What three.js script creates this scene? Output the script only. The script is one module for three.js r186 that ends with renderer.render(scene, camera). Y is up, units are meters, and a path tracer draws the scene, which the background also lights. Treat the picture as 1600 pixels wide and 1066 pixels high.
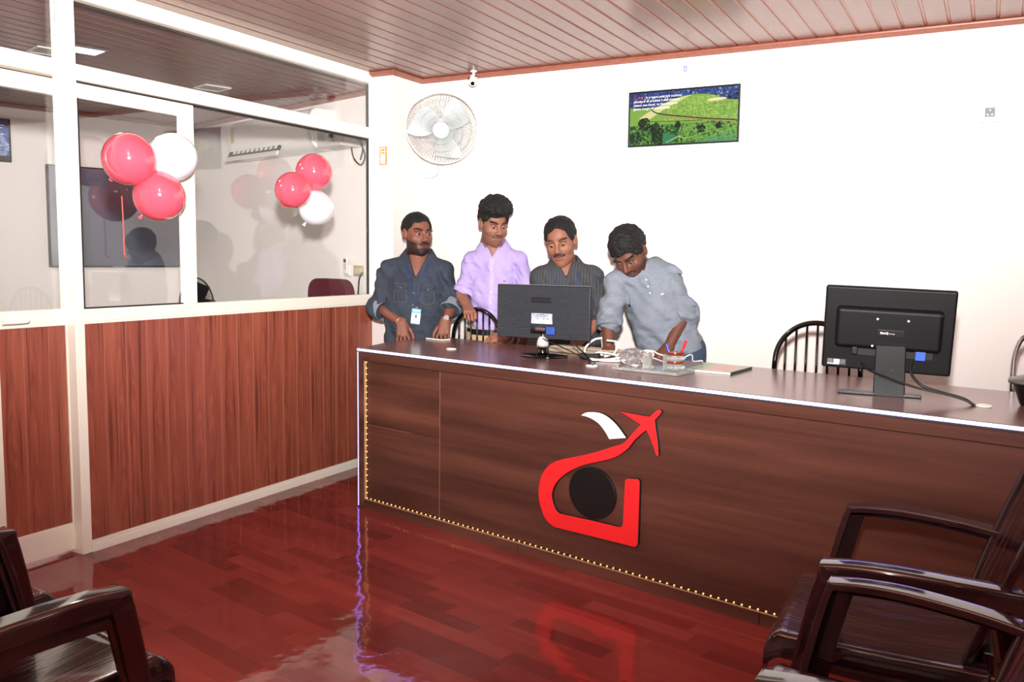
import * as THREE from 'three';
import { RoundedBoxGeometry } from 'three/addons/geometries/RoundedBoxGeometry.js';
import { RectAreaLightUniformsLib } from 'three/addons/lights/RectAreaLightUniformsLib.js';
import { mergeGeometries, toCreasedNormals } from 'three/addons/utils/BufferGeometryUtils.js';

// ---------------------------------------------------------------- camera, lights, exposure
const scene = new THREE.Scene();
const renderer = new THREE.WebGLRenderer({ antialias: true });
renderer.toneMapping = THREE.LinearToneMapping;
renderer.toneMappingExposure = 1.0;
renderer.shadowMap.enabled = true;
RectAreaLightUniformsLib.init();

const camera = new THREE.PerspectiveCamera(42.563, 1600 / 1066, 0.05, 60);
camera.position.set(3.629, 1.406, 5.035);
camera.rotation.set(-0.0962, 0.4988, 0.0122, 'YXZ');

const H = 2.592;                      // ceiling height
const FLASH_UP = 185, FLASH_AHEAD = 53, UNSEEN_PANEL = 20;   // the photographer's flash (bounced off the ceiling, and its bare front), unseen ceiling panels
scene.background = new THREE.Color(0x000000);

// ---------------------------------------------------------------- helpers
const V = (x, y, z) => new THREE.Vector3(x, y, z);
function rng(seed) { let a = seed >>> 0; return () => { a = (a + 0x6D2B79F5) >>> 0; let t = a; t = Math.imul(t ^ (t >>> 15), t | 1); t ^= t + Math.imul(t ^ (t >>> 7), t | 61); return ((t ^ (t >>> 14)) >>> 0) / 4294967296; }; }
const used = new Map();
function numbered(name) { const n = used.get(name) ?? 0; used.set(name, n + 1); return n ? `${name}_${String(n).padStart(3, '0')}` : name; }
function add(name, geometry, material, parent) {
  const m = new THREE.Mesh(geometry, material);
  m.castShadow = m.receiveShadow = true;
  if (parent) { m.name = name; parent.add(m); } else { m.name = numbered(name); scene.add(m); }
  return m;
}
function tag(o, label, category, group) { o.userData.label = label; o.userData.category = category; if (group) o.userData.group = group; return o; }
function thing(name, label, category, pos = [0, 0, 0], turn = 0, group) {
  const o = new THREE.Group(); o.name = numbered(name); scene.add(o); o.position.set(...pos); o.rotation.y = turn;
  return tag(o, label, category, group);
}
function structGroup(name) { const o = new THREE.Group(); o.name = numbered(name); o.userData.kind = 'structure'; scene.add(o); return o; }
function struct(name, geometry, material) { const m = add(name, geometry, material); m.userData.kind = 'structure'; return m; }
const box = (x0, x1, y0, y1, z0, z1, r = 0) => {
  const w = Math.abs(x1 - x0), h = Math.abs(y1 - y0), d = Math.abs(z1 - z0);
  const g = r > 0 ? new RoundedBoxGeometry(w, h, d, 2, Math.min(r, w / 2.01, h / 2.01, d / 2.01)) : new THREE.BoxGeometry(w, h, d);
  return g.translate((x0 + x1) / 2, (y0 + y1) / 2, (z0 + z1) / 2);
};
const merge = (list) => { const l = list.map((g) => g.index ? g.toNonIndexed() : g); for (const g of l) for (const k of Object.keys(g.attributes)) if (!['position', 'normal', 'uv'].includes(k)) g.deleteAttribute(k); return mergeGeometries(l); };
const cyl = (r0, r1, h, n = 24) => new THREE.CylinderGeometry(r0, r1, h, n);
const tube = (pts, r, seg = 0, rad = 8, closed = false) => new THREE.TubeGeometry(new THREE.CatmullRomCurve3(pts.map((p) => p.isVector3 ? p : V(...p)), closed, 'centripetal'), seg || pts.length * 8, r, rad, closed);
const lathe = (pts, n = 32) => new THREE.LatheGeometry(pts.map(([x, y]) => new THREE.Vector2(x, y)), n);
// world-box uv: metres on the two axes that each face spans; ua = axis along the grain
function boxUV(g, scale = 1) {
  const p = g.attributes.position, n = g.attributes.normal, uv = new Float32Array(p.count * 2);
  for (let i = 0; i < p.count; i++) {
    const ax = Math.abs(n.getX(i)), ay = Math.abs(n.getY(i)), az = Math.abs(n.getZ(i)), x = p.getX(i), y = p.getY(i), z = p.getZ(i);
    const [u, v] = ax >= ay && ax >= az ? [z, y] : ay >= az ? [x, z] : [x, y];
    uv[2 * i] = u * scale; uv[2 * i + 1] = v * scale;
  }
  g.setAttribute('uv', new THREE.BufferAttribute(uv, 2)); return g;
}
// tiling value noise
function makeNoise(seed) {
  const r = rng(seed), T = new Float32Array(65536); for (let i = 0; i < 65536; i++) T[i] = r();
  const h = (x, y) => T[(((x * 73856093) ^ (y * 19349663)) >>> 0) & 65535];
  const n2 = (x, y, px, py) => {
    const xi = Math.floor(x), yi = Math.floor(y), fx = x - xi, fy = y - yi, a = fx * fx * (3 - 2 * fx), b = fy * fy * (3 - 2 * fy);
    const w = (v, p) => p ? ((v % p) + p) % p : v & 1023;
    const x0 = w(xi, px), x1 = w(xi + 1, px), y0 = w(yi, py), y1 = w(yi + 1, py);
    return (h(x0, y0) * (1 - a) + h(x1, y0) * a) * (1 - b) + (h(x0, y1) * (1 - a) + h(x1, y1) * a) * b;
  };
  const fbm = (x, y, px, py, oct = 4) => { let s = 0, a = 0.5, t = 0; for (let k = 0; k < oct; k++) { s += a * n2(x, y, px, py); t += a; a *= 0.5; x *= 2; y *= 2; px *= 2; py *= 2; } return s / t; };
  return { n2, fbm };
}
const noise3 = (() => { const N = makeNoise(77); return (x, y, z) => (N.n2(x + z * 0.37 + 100, y + 100) + N.n2(y + x * 0.31 + 151, z + 123) + N.n2(z + y * 0.29 + 37, x + 77)) / 3; })();
const clamp = (x, a = 0, b = 1) => Math.min(b, Math.max(a, x)), mixn = (a, b, t) => a + (b - a) * t, smooth = (a, b, x) => { const t = clamp((x - a) / (b - a)); return t * t * (3 - 2 * t); };
// colour texture from f(u, v) -> [r, g, b] in sRGB 0..255
function colorTex(w, h, f, rx = 1, ry = 1) {
  const d = new Uint8Array(w * h * 4);
  for (let y = 0; y < h; y++) for (let x = 0; x < w; x++) { const c = f((x + 0.5) / w, (y + 0.5) / h), o = (y * w + x) * 4; d[o] = clamp(c[0], 0, 255); d[o + 1] = clamp(c[1], 0, 255); d[o + 2] = clamp(c[2], 0, 255); d[o + 3] = 255; }
  const t = new THREE.DataTexture(d, w, h); t.colorSpace = THREE.SRGBColorSpace; t.wrapS = t.wrapT = THREE.RepeatWrapping; t.magFilter = THREE.LinearFilter; t.repeat.set(rx, ry); t.needsUpdate = true; return t;
}
function floatTex(w, h, f, rx = 1, ry = 1) {
  const d = new Float32Array(w * h * 4);
  for (let y = 0; y < h; y++) for (let x = 0; x < w; x++) { const c = f((x + 0.5) / w, (y + 0.5) / h), o = (y * w + x) * 4; d[o] = d[o + 1] = d[o + 2] = c; d[o + 3] = 1; }
  const t = new THREE.DataTexture(d, w, h, THREE.RGBAFormat, THREE.FloatType); t.wrapS = t.wrapT = THREE.RepeatWrapping; t.magFilter = THREE.LinearFilter; t.repeat.set(rx, ry); t.needsUpdate = true; return t;
}
const mix3 = (a, b, t) => [mixn(a[0], b[0], t), mixn(a[1], b[1], t), mixn(a[2], b[2], t)];
const std = (o) => new THREE.MeshStandardMaterial(o), phys = (o) => new THREE.MeshPhysicalMaterial(o);
function canvasTex(w, h, draw) { const c = document.createElement('canvas'); c.width = w; c.height = h; draw(c.getContext('2d'), w, h); const t = new THREE.CanvasTexture(c); t.colorSpace = THREE.SRGBColorSpace; return t; }
const N1 = makeNoise(5), N2 = makeNoise(9), N3 = makeNoise(31);

// ---------------------------------------------------------------- materials shared
const M = {};
M.white = std({ color: 0xe3dcd6, roughness: 0.85, bumpMap: floatTex(256, 256, (u, v) => N1.fbm(u * 40, v * 40, 40, 40, 3), 1 / 1.2, 1 / 1.2), bumpScale: 0.0006 });
M.wallGrey = std({ color: 0xf8f3ee, roughness: 0.85 });
M.frame = phys({ color: 0xf4efdf, roughness: 0.32, clearcoat: 0.3, clearcoatRoughness: 0.2 });   // powder-coated aluminium
M.glass = phys({ color: 0xffffff, roughness: 0, transmission: 1, thickness: 0, ior: 1.5, side: THREE.DoubleSide });
M.black = phys({ color: 0x0b0b0c, roughness: 0.35 });
M.blackMatte = std({ color: 0x121213, roughness: 0.55 });
M.blackGloss = phys({ color: 0x060607, roughness: 0.12, clearcoat: 0.6, clearcoatRoughness: 0.05 });
M.whitePlastic = phys({ color: 0xeceae4, roughness: 0.35 });
M.chrome = std({ color: 0xd8d8da, roughness: 0.16, metalness: 1 });
M.darkCable = std({ color: 0x101312, roughness: 0.5 });
M.whiteCable = std({ color: 0xecebe8, roughness: 0.45 });
// ================================================================ THE ROOM
// ---- floor: printed planks running with the counter
const TH = 0.2047, O = V(0.5951, 0, 1.2305), U = V(Math.cos(TH), 0, Math.sin(TH)), NN = V(-Math.sin(TH), 0, Math.cos(TH));
const at = (u, y, v) => O.clone().addScaledVector(U, u).addScaledVector(NN, v).setY(y);        // counter frame -> world
const ROOM = { x1: 6.0, z1: 7.2 };
const floor = struct('floor', box(-4.9, ROOM.x1 + 0.2, -0.2, -0.006, -1.6, ROOM.z1 + 0.2), std({ color: 0x3a1512, roughness: 0.6 }));
const wave = floatTex(1024, 1024, (u, v) => 0.55 * N1.fbm(u * 8, v * 8, 8, 8, 2) + 0.4 * N2.fbm(u * 22, v * 20, 22, 20, 2) + 0.05 * N3.fbm(u * 80, v * 80, 80, 80, 2), 1 / 1.7, 1 / 1.7);
const floorGrain = (dark, light, seed) => { const N = makeNoise(seed); return colorTex(512, 256, (u, v) => { const g = N.fbm(u * 5, v * 48, 5, 48, 4), s = N.n2(u * 2, v * 14, 2, 14); return mix3(dark, light, clamp(0.3 + 0.4 * g + 0.3 * (s - 0.5))); }, 1 / 0.9, 1 / 0.33); };
const plankMats = [[[124, 46, 42], [146, 60, 54]], [[116, 42, 39], [138, 54, 50]], [[132, 52, 47], [154, 66, 59]], [[104, 38, 35], [126, 48, 44]], [[126, 47, 43], [149, 62, 56]]]
  .map(([a, b], i) => phys({ map: floorGrain(a, b, 40 + i), roughness: 0.07, ior: 1.5, bumpMap: wave, bumpScale: 0.004 }));
function clipPoly(poly, nx, nz, d) {           // keep nx*x + nz*z <= d
  const out = [];
  for (let i = 0; i < poly.length; i++) {
    const a = poly[i], b = poly[(i + 1) % poly.length], da = nx * a.x + nz * a.z - d, db = nx * b.x + nz * b.z - d;
    if (da <= 0) out.push(a);
    if (da * db < 0) out.push(a.clone().lerp(b, da / (da - db)));
  }
  return out;
}
function slab(poly, y0, y1) {
  const pos = [], nor = [], uv = [], f = (a, b, c, n) => { for (const p of [a, b, c]) { pos.push(p.x, p.y, p.z); nor.push(n.x, n.y, n.z); const d = p.clone().sub(O); uv.push(d.dot(U), d.dot(NN)); } };
  const T = poly.map((p) => V(p.x, y1, p.z)), B = poly.map((p) => V(p.x, y0, p.z)), k = poly.length;
  let area = 0; for (let i = 0; i < k; i++) { const a = T[i], b = T[(i + 1) % k]; area += a.z * b.x - a.x * b.z; }
  const up = V(0, 1, 0), cw = area > 0;
  for (let i = 1; i < k - 1; i++) cw ? f(T[0], T[i], T[i + 1], up) : f(T[0], T[i + 1], T[i], up);
  for (let i = 0; i < k; i++) { const j = (i + 1) % k, n = V(T[j].z - T[i].z, 0, T[i].x - T[j].x).normalize().multiplyScalar(cw ? -1 : 1); f(T[i], B[i], T[j], n); f(B[i], B[j], T[j], n); }
  const g = new THREE.BufferGeometry(); g.setAttribute('position', new THREE.Float32BufferAttribute(pos, 3)); g.setAttribute('normal', new THREE.Float32BufferAttribute(nor, 3)); g.setAttribute('uv', new THREE.Float32BufferAttribute(uv, 2)); return g;
}
{
  const r = rng(12), list = [], W = 0.082, q = (u, v) => at(u, 0, v);
  const camInv = new THREE.Matrix4(); camera.updateMatrixWorld(); camera.updateProjectionMatrix(); camInv.copy(camera.matrixWorldInverse);
  for (let row = -14; row < 84; row++) {
    let u = -3 + r() * 0.5; const v0 = 0.555 + (row - 6) * W;
    while (u < 8) {
      const L = 0.36 + 0.3 * r(), m = Math.floor(r() * 5), gap = 0.00006;
      let poly = [q(u + gap, v0 + gap), q(u + L - gap, v0 + gap), q(u + L - gap, v0 + W - gap), q(u + gap, v0 + W - gap)];
      for (const [a, b, d] of [[-1, 0, 0.3], [1, 0, ROOM.x1], [0, -1, 0.0], [0, 1, ROOM.z1]]) { if (poly.length) poly = clipPoly(poly, a, b, d); }
      if (poly.length > 2) {
        const c = poly.reduce((s, p) => s.add(p), V(0, 0, 0)).divideScalar(poly.length);
        const rel = c.clone().applyMatrix4(camInv), inView = rel.z < -0.5 && Math.abs(rel.x / rel.z) < 0.66 && Math.abs(rel.y / rel.z) < 0.47 && NN.dot(c.clone().sub(O)) > -0.1;
        list.push({ poly, m, key: (inView ? 0 : 1000) + c.distanceTo(camera.position) });
      }
      u += L;
    }
  }
  list.sort((a, b) => a.key - b.key);
  list.slice(0, 280).forEach((p) => add('plank', slab(p.poly, -0.006, 0), plankMats[p.m], floor));
  const rest = list.slice(280);
  for (let m = 0; m < 5; m++) { const gs = rest.filter((p) => p.m === m).map((p) => slab(p.poly, -0.006, 0)); const o = add('planks', mergeGeometries(gs), plankMats[m], floor); o.userData.kind = 'stuff'; }
}

// ---- ceiling: long slats that run with the glazed partition, with a recessed joint strip between them
const ceiling = struct('ceiling', box(-4.9, ROOM.x1 + 0.2, H + 0.012, H + 0.2, -1.6, ROOM.z1 + 0.2), std({ color: 0x2a1a17, roughness: 0.8 }));
{
  const tex = (a, b, s) => { const N = makeNoise(s); return colorTex(128, 512, (u, v) => mix3(a, b, 0.3 + 0.4 * N.fbm(u * 10, v * 3, 10, 3, 3)), 1 / 0.3, 1 / 2.4); };
  const mats = [[[112, 76, 67], [130, 92, 81]], [[108, 72, 64], [126, 88, 78]], [[116, 79, 69], [134, 95, 84]]].map(([a, b], i) => phys({ map: tex(a, b, 60 + i), roughness: 0.27, ior: 1.5 }));
  const joint = phys({ color: 0xa4563f, roughness: 0.3 }), P = 0.1059, X0 = 1.045 - P * 44;
  const one = (z0, z1) => { const s = new THREE.Shape(), w = P - 0.012, c = 0.003; s.moveTo(-w / 2 + c, 0); s.lineTo(w / 2 - c, 0); s.lineTo(w / 2, c); s.lineTo(w / 2, 0.012); s.lineTo(-w / 2, 0.012); s.lineTo(-w / 2, c); s.closePath(); return new THREE.ExtrudeGeometry(s, { depth: z1 - z0, bevelEnabled: false }).translate(0, H, z0); };
  const main = one(0, ROOM.z1), inner = one(-1.5, ROOM.z1), strip = (z0, z1) => box(-0.007, 0.007, H + 0.006, H + 0.013, z0, z1), sm = strip(0, ROOM.z1), si = strip(-1.5, ROOM.z1);
  for (let k = 0; X0 + k * P < ROOM.x1; k++) {
    const x = X0 + k * P + P / 2, inAC = x < 0; if (x < -4.4) continue;
    const m = add('slat', inAC ? inner : main, mats[(k * 7) % 3], ceiling); m.position.x = x;
    const j = add('joint_strip', inAC ? si : sm, joint, ceiling); j.position.x = x + P / 2;
  }
}

// ---- walls
const wallBack = struct('wall_back', box(-0.05, ROOM.x1 + 0.15, 0, H + 0.012, -0.15, 0), M.white);
struct('wall_right', box(ROOM.x1, ROOM.x1 + 0.15, 0, H + 0.012, 0, ROOM.z1), M.white);
struct('wall_front', box(-4.9, ROOM.x1 + 0.15, 0, H + 0.012, ROOM.z1, ROOM.z1 + 0.15), M.white);
struct('wall_column', box(-0.05, 0.167, 0, H + 0.012, 0, 0.328), M.white);
const ANG = 15.5 * Math.PI / 180, K = V(-3.035, 0, -0.891), AA = V(Math.cos(ANG), 0, Math.sin(ANG)), BB = V(-Math.sin(ANG), 0, Math.cos(ANG));
const inRoom = (a, y, b) => K.clone().addScaledVector(AA, a).addScaledVector(BB, b).setY(y);     // side-room frame -> world (a along its end wall, b along its long wall)
{
  const e = struct('wall_side_end', box(-0.15, 3.16, 0, H + 0.012, -0.12, 0), M.wallGrey); e.position.copy(K); e.rotation.y = -ANG;
  const l = struct('wall_side_long', box(-0.15, 0, 0, H + 0.012, 0, 8.3), M.wallGrey); l.position.copy(K); l.rotation.y = -ANG;
}
// ceiling trim
M.trim = phys({ color: 0x9c5d4c, roughness: 0.38, map: colorTex(256, 64, (u, v) => mix3([205, 190, 182], [255, 250, 246], N2.fbm(u * 30, v * 4, 30, 4, 3)), 1 / 1.2, 1 / 0.1) });
{
  const prof = (len) => { const s = new THREE.Shape(); s.moveTo(0, 0); s.lineTo(0.03, 0.012); s.quadraticCurveTo(0.036, 0.016, 0.036, 0.024); s.lineTo(0.03, 0.03); s.lineTo(0, 0.03); s.closePath(); return new THREE.ExtrudeGeometry(s, { depth: len, bevelEnabled: false }).translate(0, H - 0.03, 0); };
  const t1 = struct('trim_1', boxUV(prof(ROOM.x1 - 0.167)), M.trim); t1.rotation.y = -Math.PI / 2; t1.position.set(ROOM.x1, 0, 0); // along back wall
  const t2 = struct('trim_2', boxUV(prof(0.355)), M.trim); t2.position.set(0.167, 0, 0);
  const t3 = struct('trim_3', boxUV(prof(0.2)), M.trim); t3.rotation.y = -Math.PI / 2; t3.position.set(0.2, 0, 0.328);
  const t4 = struct('trim_4', boxUV(prof(3.1)), M.trim); t4.rotation.y = -Math.PI / 2 - ANG; t4.position.copy(inRoom(3.1, 0, 0));
  const t5 = struct('trim_5', boxUV(prof(7.9)), M.trim); t5.rotation.y = -ANG; t5.position.copy(inRoom(0, 0, 0));
}

// ---- the glazed partition on the left
const woodTex = (seed) => { const N = makeNoise(seed); return colorTex(512, 1024, (u, v) => {
  // four boards side by side, each .118 m wide, 1.1 m tall: cathedral grain
  const b = Math.floor(u * 4), x = (u * 4 - b), cx = 0.5 + 0.28 * Math.sin(b * 2.1 + seed) + 0.16 * (N.fbm(b * 7.3, v * 3, 0, 3, 2) - 0.5);
  const d = Math.abs(x - cx) * 5.2, arch = d * d * 0.55 + v * 5.5 + 2.2 * N.fbm(x * 3 + b * 9, v * 5, 0, 5, 3);
  const ring = 0.5 + 0.5 * Math.sin(arch * 6.283), fib = N.fbm(x * 60 + b * 40, v * 9, 0, 9, 4), big = N.fbm(x * 3 + b * 5, v * 2, 0, 2, 3);
  const t = clamp(0.55 * fib + 0.5 * big + 0.22 * (ring - 0.5) * smooth(1.6, 0.3, d) - 0.02), k = smooth(0.56, 0.85, N.fbm(x * 13 + b * 13, v * 2.0, 0, 2, 3)) * 0.75;
  return mix3(mix3([116, 56, 42], [182, 102, 78], t), [88, 40, 32], k);
}, 1 / 0.472, 1 / 1.1); };
const boardMats = [phys({ map: woodTex(3), roughness: 0.3 }), phys({ map: woodTex(8), roughness: 0.3 })];
const partition = structGroup('wall_left');
const F = M.frame, ZP0 = 2.462, ZP1 = 2.510, ZC = 0.328, TX = 0.05;
function boards(parent, z0, z1, y0, y1, xf, phase) {
  const P = 0.1182, first = 0.469 + P * Math.floor((z0 - 0.469) / P); let k = 0;
  M.joint ??= std({ color: 0xa8654f, roughness: 0.4 });
  for (let z = first; z < z1 - 1e-4; z += P, k++) {
    const a = Math.max(z + 0.0025, z0), b = Math.min(z + P - 0.0025, z1); if (b - a < 0.01) continue;
    const g = boxUV(box(xf - 0.01, xf, y0, y1, a, b, 0.0015)), uv = g.attributes.uv, off = 0.118 * ((k * 5 + phase) % 4) - z + 0.0;
    for (let i = 0; i < uv.count; i++) { uv.setX(i, uv.getX(i) + off); uv.setY(i, uv.getY(i) + 0.0); }
    add('wood_board', g, boardMats[(k + phase) % 3 === 1 ? 1 : 0], parent);
    if (z > z0 + 0.01) add('joint_strip', box(xf - 0.009, xf - 0.0018, y0, y1, z - 0.0035, z + 0.0035), M.joint, parent);
  }
  add('backing_board', box(xf - 0.02, xf - 0.0101, y0, y1, z0, z1), boardMats[0], parent);
}
{
  const p = partition;
  add('post', box(-0.1, 0, 0, H, ZP0, ZP1, 0.003), F, p);
  add('bottom_rail', merge([box(-TX, 0, 0, 0.056, ZC, ZP0, 0.003), box(-0.004, 0.0025, 0.0, 0.036, ZC, ZP0, 0.001)]), F, p);
  boards(p, ZC, ZP0, 0.056, 1.074, -0.008, 0);
  add('sill_rail', merge([box(-TX, 0, 1.084, 1.143, ZC, ZP0, 0.003), box(-TX, -0.003, 1.074, 1.084, ZC, ZP0)]), F, p);
  add('middle_rail', box(-TX, 0, 2.167, 2.2366, ZC, ZP0, 0.003), F, p);
  add('top_rail', box(-TX, 0, 2.522, H, ZC, ZP0, 0.003), F, p);
  add('end_jamb', box(-TX, -0.032, 1.143, 2.522, ZC, ZC + 0.006), M.blackMatte, p);
  add('glass_pane', box(-0.039, -0.034, 1.143, 2.167, ZC + 0.012, 1.83), M.glass, p).userData.label = 'fixed clear pane';
  add('glass_pane', box(-0.030, -0.025, 2.2366, 2.522, ZC + 0.012, ZP0), M.glass, p).userData.label = 'upper clear pane';
  // sliding sash
  const s = new THREE.Group(); s.name = 'sliding_sash'; p.add(s);
  add('sash_rail', box(-0.026, -0.006, 2.09, 2.155, 1.804, ZP0 - 0.002, 0.002), F, s);
  add('sash_stile', box(-0.026, -0.006, 1.1435, 2.09, 1.804, 1.894, 0.002), F, s);
  add('sash_edge', merge([box(-0.026, -0.006, 1.1435, 1.149, 1.894, ZP0 - 0.002), box(-0.024, -0.008, 1.149, 2.09, ZP0 - 0.012, ZP0 - 0.002)]), M.blackMatte, s);
  add('glass_pane', box(-0.018, -0.014, 1.149, 2.09, 1.894, ZP0 - 0.012), M.glass, s);
  add('track', box(-0.045, -0.03, 2.155, 2.167, ZC + 0.012, ZP0), M.blackMatte, p);
  // beyond the post: transom over the double door
  add('transom_rail', box(-0.1, -0.03, 2.177, 2.247, ZP1, 3.3, 0.003), F, p);
  add('top_rail', box(-0.1, -0.03, 2.522, H, ZP1, 3.3, 0.003), F, p);
  add('glass_pane', box(-0.068, -0.063, 2.247, 2.522, ZP1, 3.3), M.glass, p).userData.label = 'transom pane over the door';
  add('post', box(-0.1, 0, 0, H, 3.3, 3.35, 0.003), F, p);
}
struct('wall_left_front', box(-0.1, 0, 0, H, 3.35, ROOM.z1), M.white);
function doorLeaf(name, z0, z1, handle) {
  const d = structGroup(name), xf = -0.06, xb = -0.095, sw = 0.075, s0 = handle ? z1 - sw : z0, lock = [1.069, 1.144];
  add('door_stile', box(xb, xf, 0.018, 2.165, s0, s0 + sw, 0.003), F, d);
  const a = handle ? z0 : z0 + sw, b = handle ? z1 - sw : z1;
  add('door_stile', box(xb, xf, 0.018, 2.165, handle ? a : b - 0.004, handle ? a + 0.004 : b), F, d);
  const i0 = handle ? a + 0.004 : a, i1 = handle ? b : b - 0.004;
  add('door_rail', box(xb, xf, 2.095, 2.165, i0, i1, 0.003), F, d);
  add('door_rail', box(xb, xf, lock[0], lock[1], i0, i1, 0.003), F, d);
  add('door_rail', box(xb, xf, 0.018, 0.147, i0, i1, 0.003), F, d);
  boards(d, i0, i1, 0.147, lock[0], xf - 0.008, 1);
  add('glass_pane', box(-0.08, -0.076, lock[1], 2.095, i0, i1), M.glass, d);
  if (handle) {
    const h = new THREE.Group(); h.name = 'door_handle'; d.add(h);
    add('handle_plate', box(xf, xf + 0.006, 1.085, 1.118, 2.69, 2.75, 0.003), M.whitePlastic, h);
    add('lever', tube([[xf + 0.004, 1.102, 2.715], [xf + 0.035, 1.102, 2.715], [xf + 0.04, 1.1, 2.735], [xf + 0.04, 1.1, 2.83]], 0.009, 24), M.whitePlastic, h);
  }
}
doorLeaf('door_1', ZP1, 2.9, true);
doorLeaf('door_2', 2.905, 3.3, false);

// ---- the photographer's flash above the lens (outside the frame): bare front and a head tilted to the ceiling
{
  const c = camera.position, f = V(-0.478, 0, -0.873), t = thing('camera_flash', 'small black flash gun with a bright white front, held above the lens', 'flash', [c.x, c.y + 0.3, c.z + 0.02], 0.4988);
  add('flash_body', box(-0.035, 0.035, -0.03, 0.03, -0.02, 0.06, 0.006), M.blackMatte, t);
  add('flash_lamp', box(-0.03, 0.03, -0.018, 0.018, -0.026, -0.0201, 0.002), std({ color: 0xffffff, emissive: 0xffffff, emissiveIntensity: 6 }), t);
  const s = new THREE.SpotLight(0xfffcfa, FLASH_AHEAD, 0, 0.95, 1, 2); s.position.set(c.x + f.x * 0.04, c.y + 0.3, c.z + 0.02 + f.z * 0.04); s.target.position.set(s.position.x + f.x, s.position.y + 0.34, s.position.z + f.z); s.castShadow = true; s.shadow.radius = 2; scene.add(s, s.target);
  const u = new THREE.SpotLight(0xfffcfa, FLASH_UP, 0, 1.15, 1, 2); u.position.set(c.x, c.y + 0.36, c.z); u.target.position.set(c.x + f.x * 1.6, H + 0.25, c.z + f.z * 1.6); u.castShadow = true; u.shadow.radius = 3; scene.add(u, u.target);
}
// ---- square ceiling panels: three in the side room (one lit), an added fill panel there, and unseen panels that light the main room
M.diffuserOff = std({ color: 0xb9b6b0, roughness: 0.5 });
M.panelLit = std({ color: 0xffffff, emissive: 0xfffaf2, emissiveIntensity: 3 });
M.panelFrameDark = phys({ color: 0x5a5557, roughness: 0.4 });
M.panelFrame = phys({ color: 0xdedbd4, roughness: 0.4 });
function ceilingLamp(x, z, s, lit, turn, label, power) {
  const t = thing('ceiling_panel_light', label, 'ceiling light', [x, H, z], turn);
  add('lamp_frame', merge([box(-s / 2 - 0.012, s / 2 + 0.012, -0.008, 0, -s / 2 - 0.012, -s / 2), box(-s / 2 - 0.012, s / 2 + 0.012, -0.008, 0, s / 2, s / 2 + 0.012), box(-s / 2 - 0.012, -s / 2, -0.008, 0, -s / 2, s / 2), box(s / 2, s / 2 + 0.012, -0.008, 0, -s / 2, s / 2)]), lit && s < 0.2 ? M.panelFrameDark : M.panelFrame, t);
  add('lamp_diffuser', box(-s / 2, s / 2, -0.005, 0, -s / 2, s / 2), lit ? M.panelLit : M.diffuserOff, t);
  if (lit && power) { const l = new THREE.RectAreaLight(0xfff6ea, power, s, s); l.position.set(x, H - 0.012, z); l.lookAt(x, 0, z); scene.add(l); }
}
ceilingLamp(-1.15, 1.58, 0.17, true, -ANG, 'lit square ceiling light behind the glass, near the white post', 60);
ceilingLamp(-1.375, 0.41, 0.17, false, -ANG, 'unlit square ceiling light behind the glass, right of the lit one');
ceilingLamp(-1.37, 1.66, 0.17, false, -ANG, 'unlit square ceiling light behind the upper glass, partly hidden by the post');
ceilingLamp(-1.5, 3.1, 0.3, true, -ANG, 'added square fill light of the side room, out of view', 240);  // added fill lamp out of view, brightens the side-room walls
for (const [x, z, w] of [[1.4, 5.6, 'left behind'], [4.9, 3.2, 'right of'], [4.9, 5.8, 'right behind']]) ceilingLamp(x, z, 0.3, true, 0, `unseen square ceiling light ${w} the photographer's place`, UNSEEN_PANEL);  // out of view, placed to light the floor, partition and lower walls
// ================================================================ RECEPTION COUNTER
const walnut = (seed, a = [60, 34, 27], b = [111, 68, 54]) => { const N = makeNoise(seed); return colorTex(1024, 512, (u, v) => {
  const g = N.fbm(u * 5, v * 70, 5, 70, 4), s = N.fbm(u * 2.0, v * 9, 2, 9, 3), f = N.n2(u * 60, v * 240, 60, 240);
  return mix3(a, b, clamp(0.35 * g + 1.25 * (s - 0.3) + 0.1 * (f - 0.5)));
}, 1 / 2.2, 1 / 0.85); };
M.laminate = phys({ map: walnut(21), roughness: 0.36 });
M.laminateB = phys({ map: walnut(22, [64, 36, 29], [114, 70, 56]), roughness: 0.36 });
M.laminateTopSheen = phys({ map: walnut(23, [116, 80, 77], [136, 98, 94]), roughness: 0.24, clearcoat: 0.12, clearcoatRoughness: 0.2 });  // paler, pinker than the front: wall reflection partly put into the colour
const HC = 0.894, UR = 4.3, onC = [O.x, 0, O.z];
const counter = thing('reception_counter', 'long dark walnut laminate reception counter with lit edges and a red logo', 'counter', onC, -TH);
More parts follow.
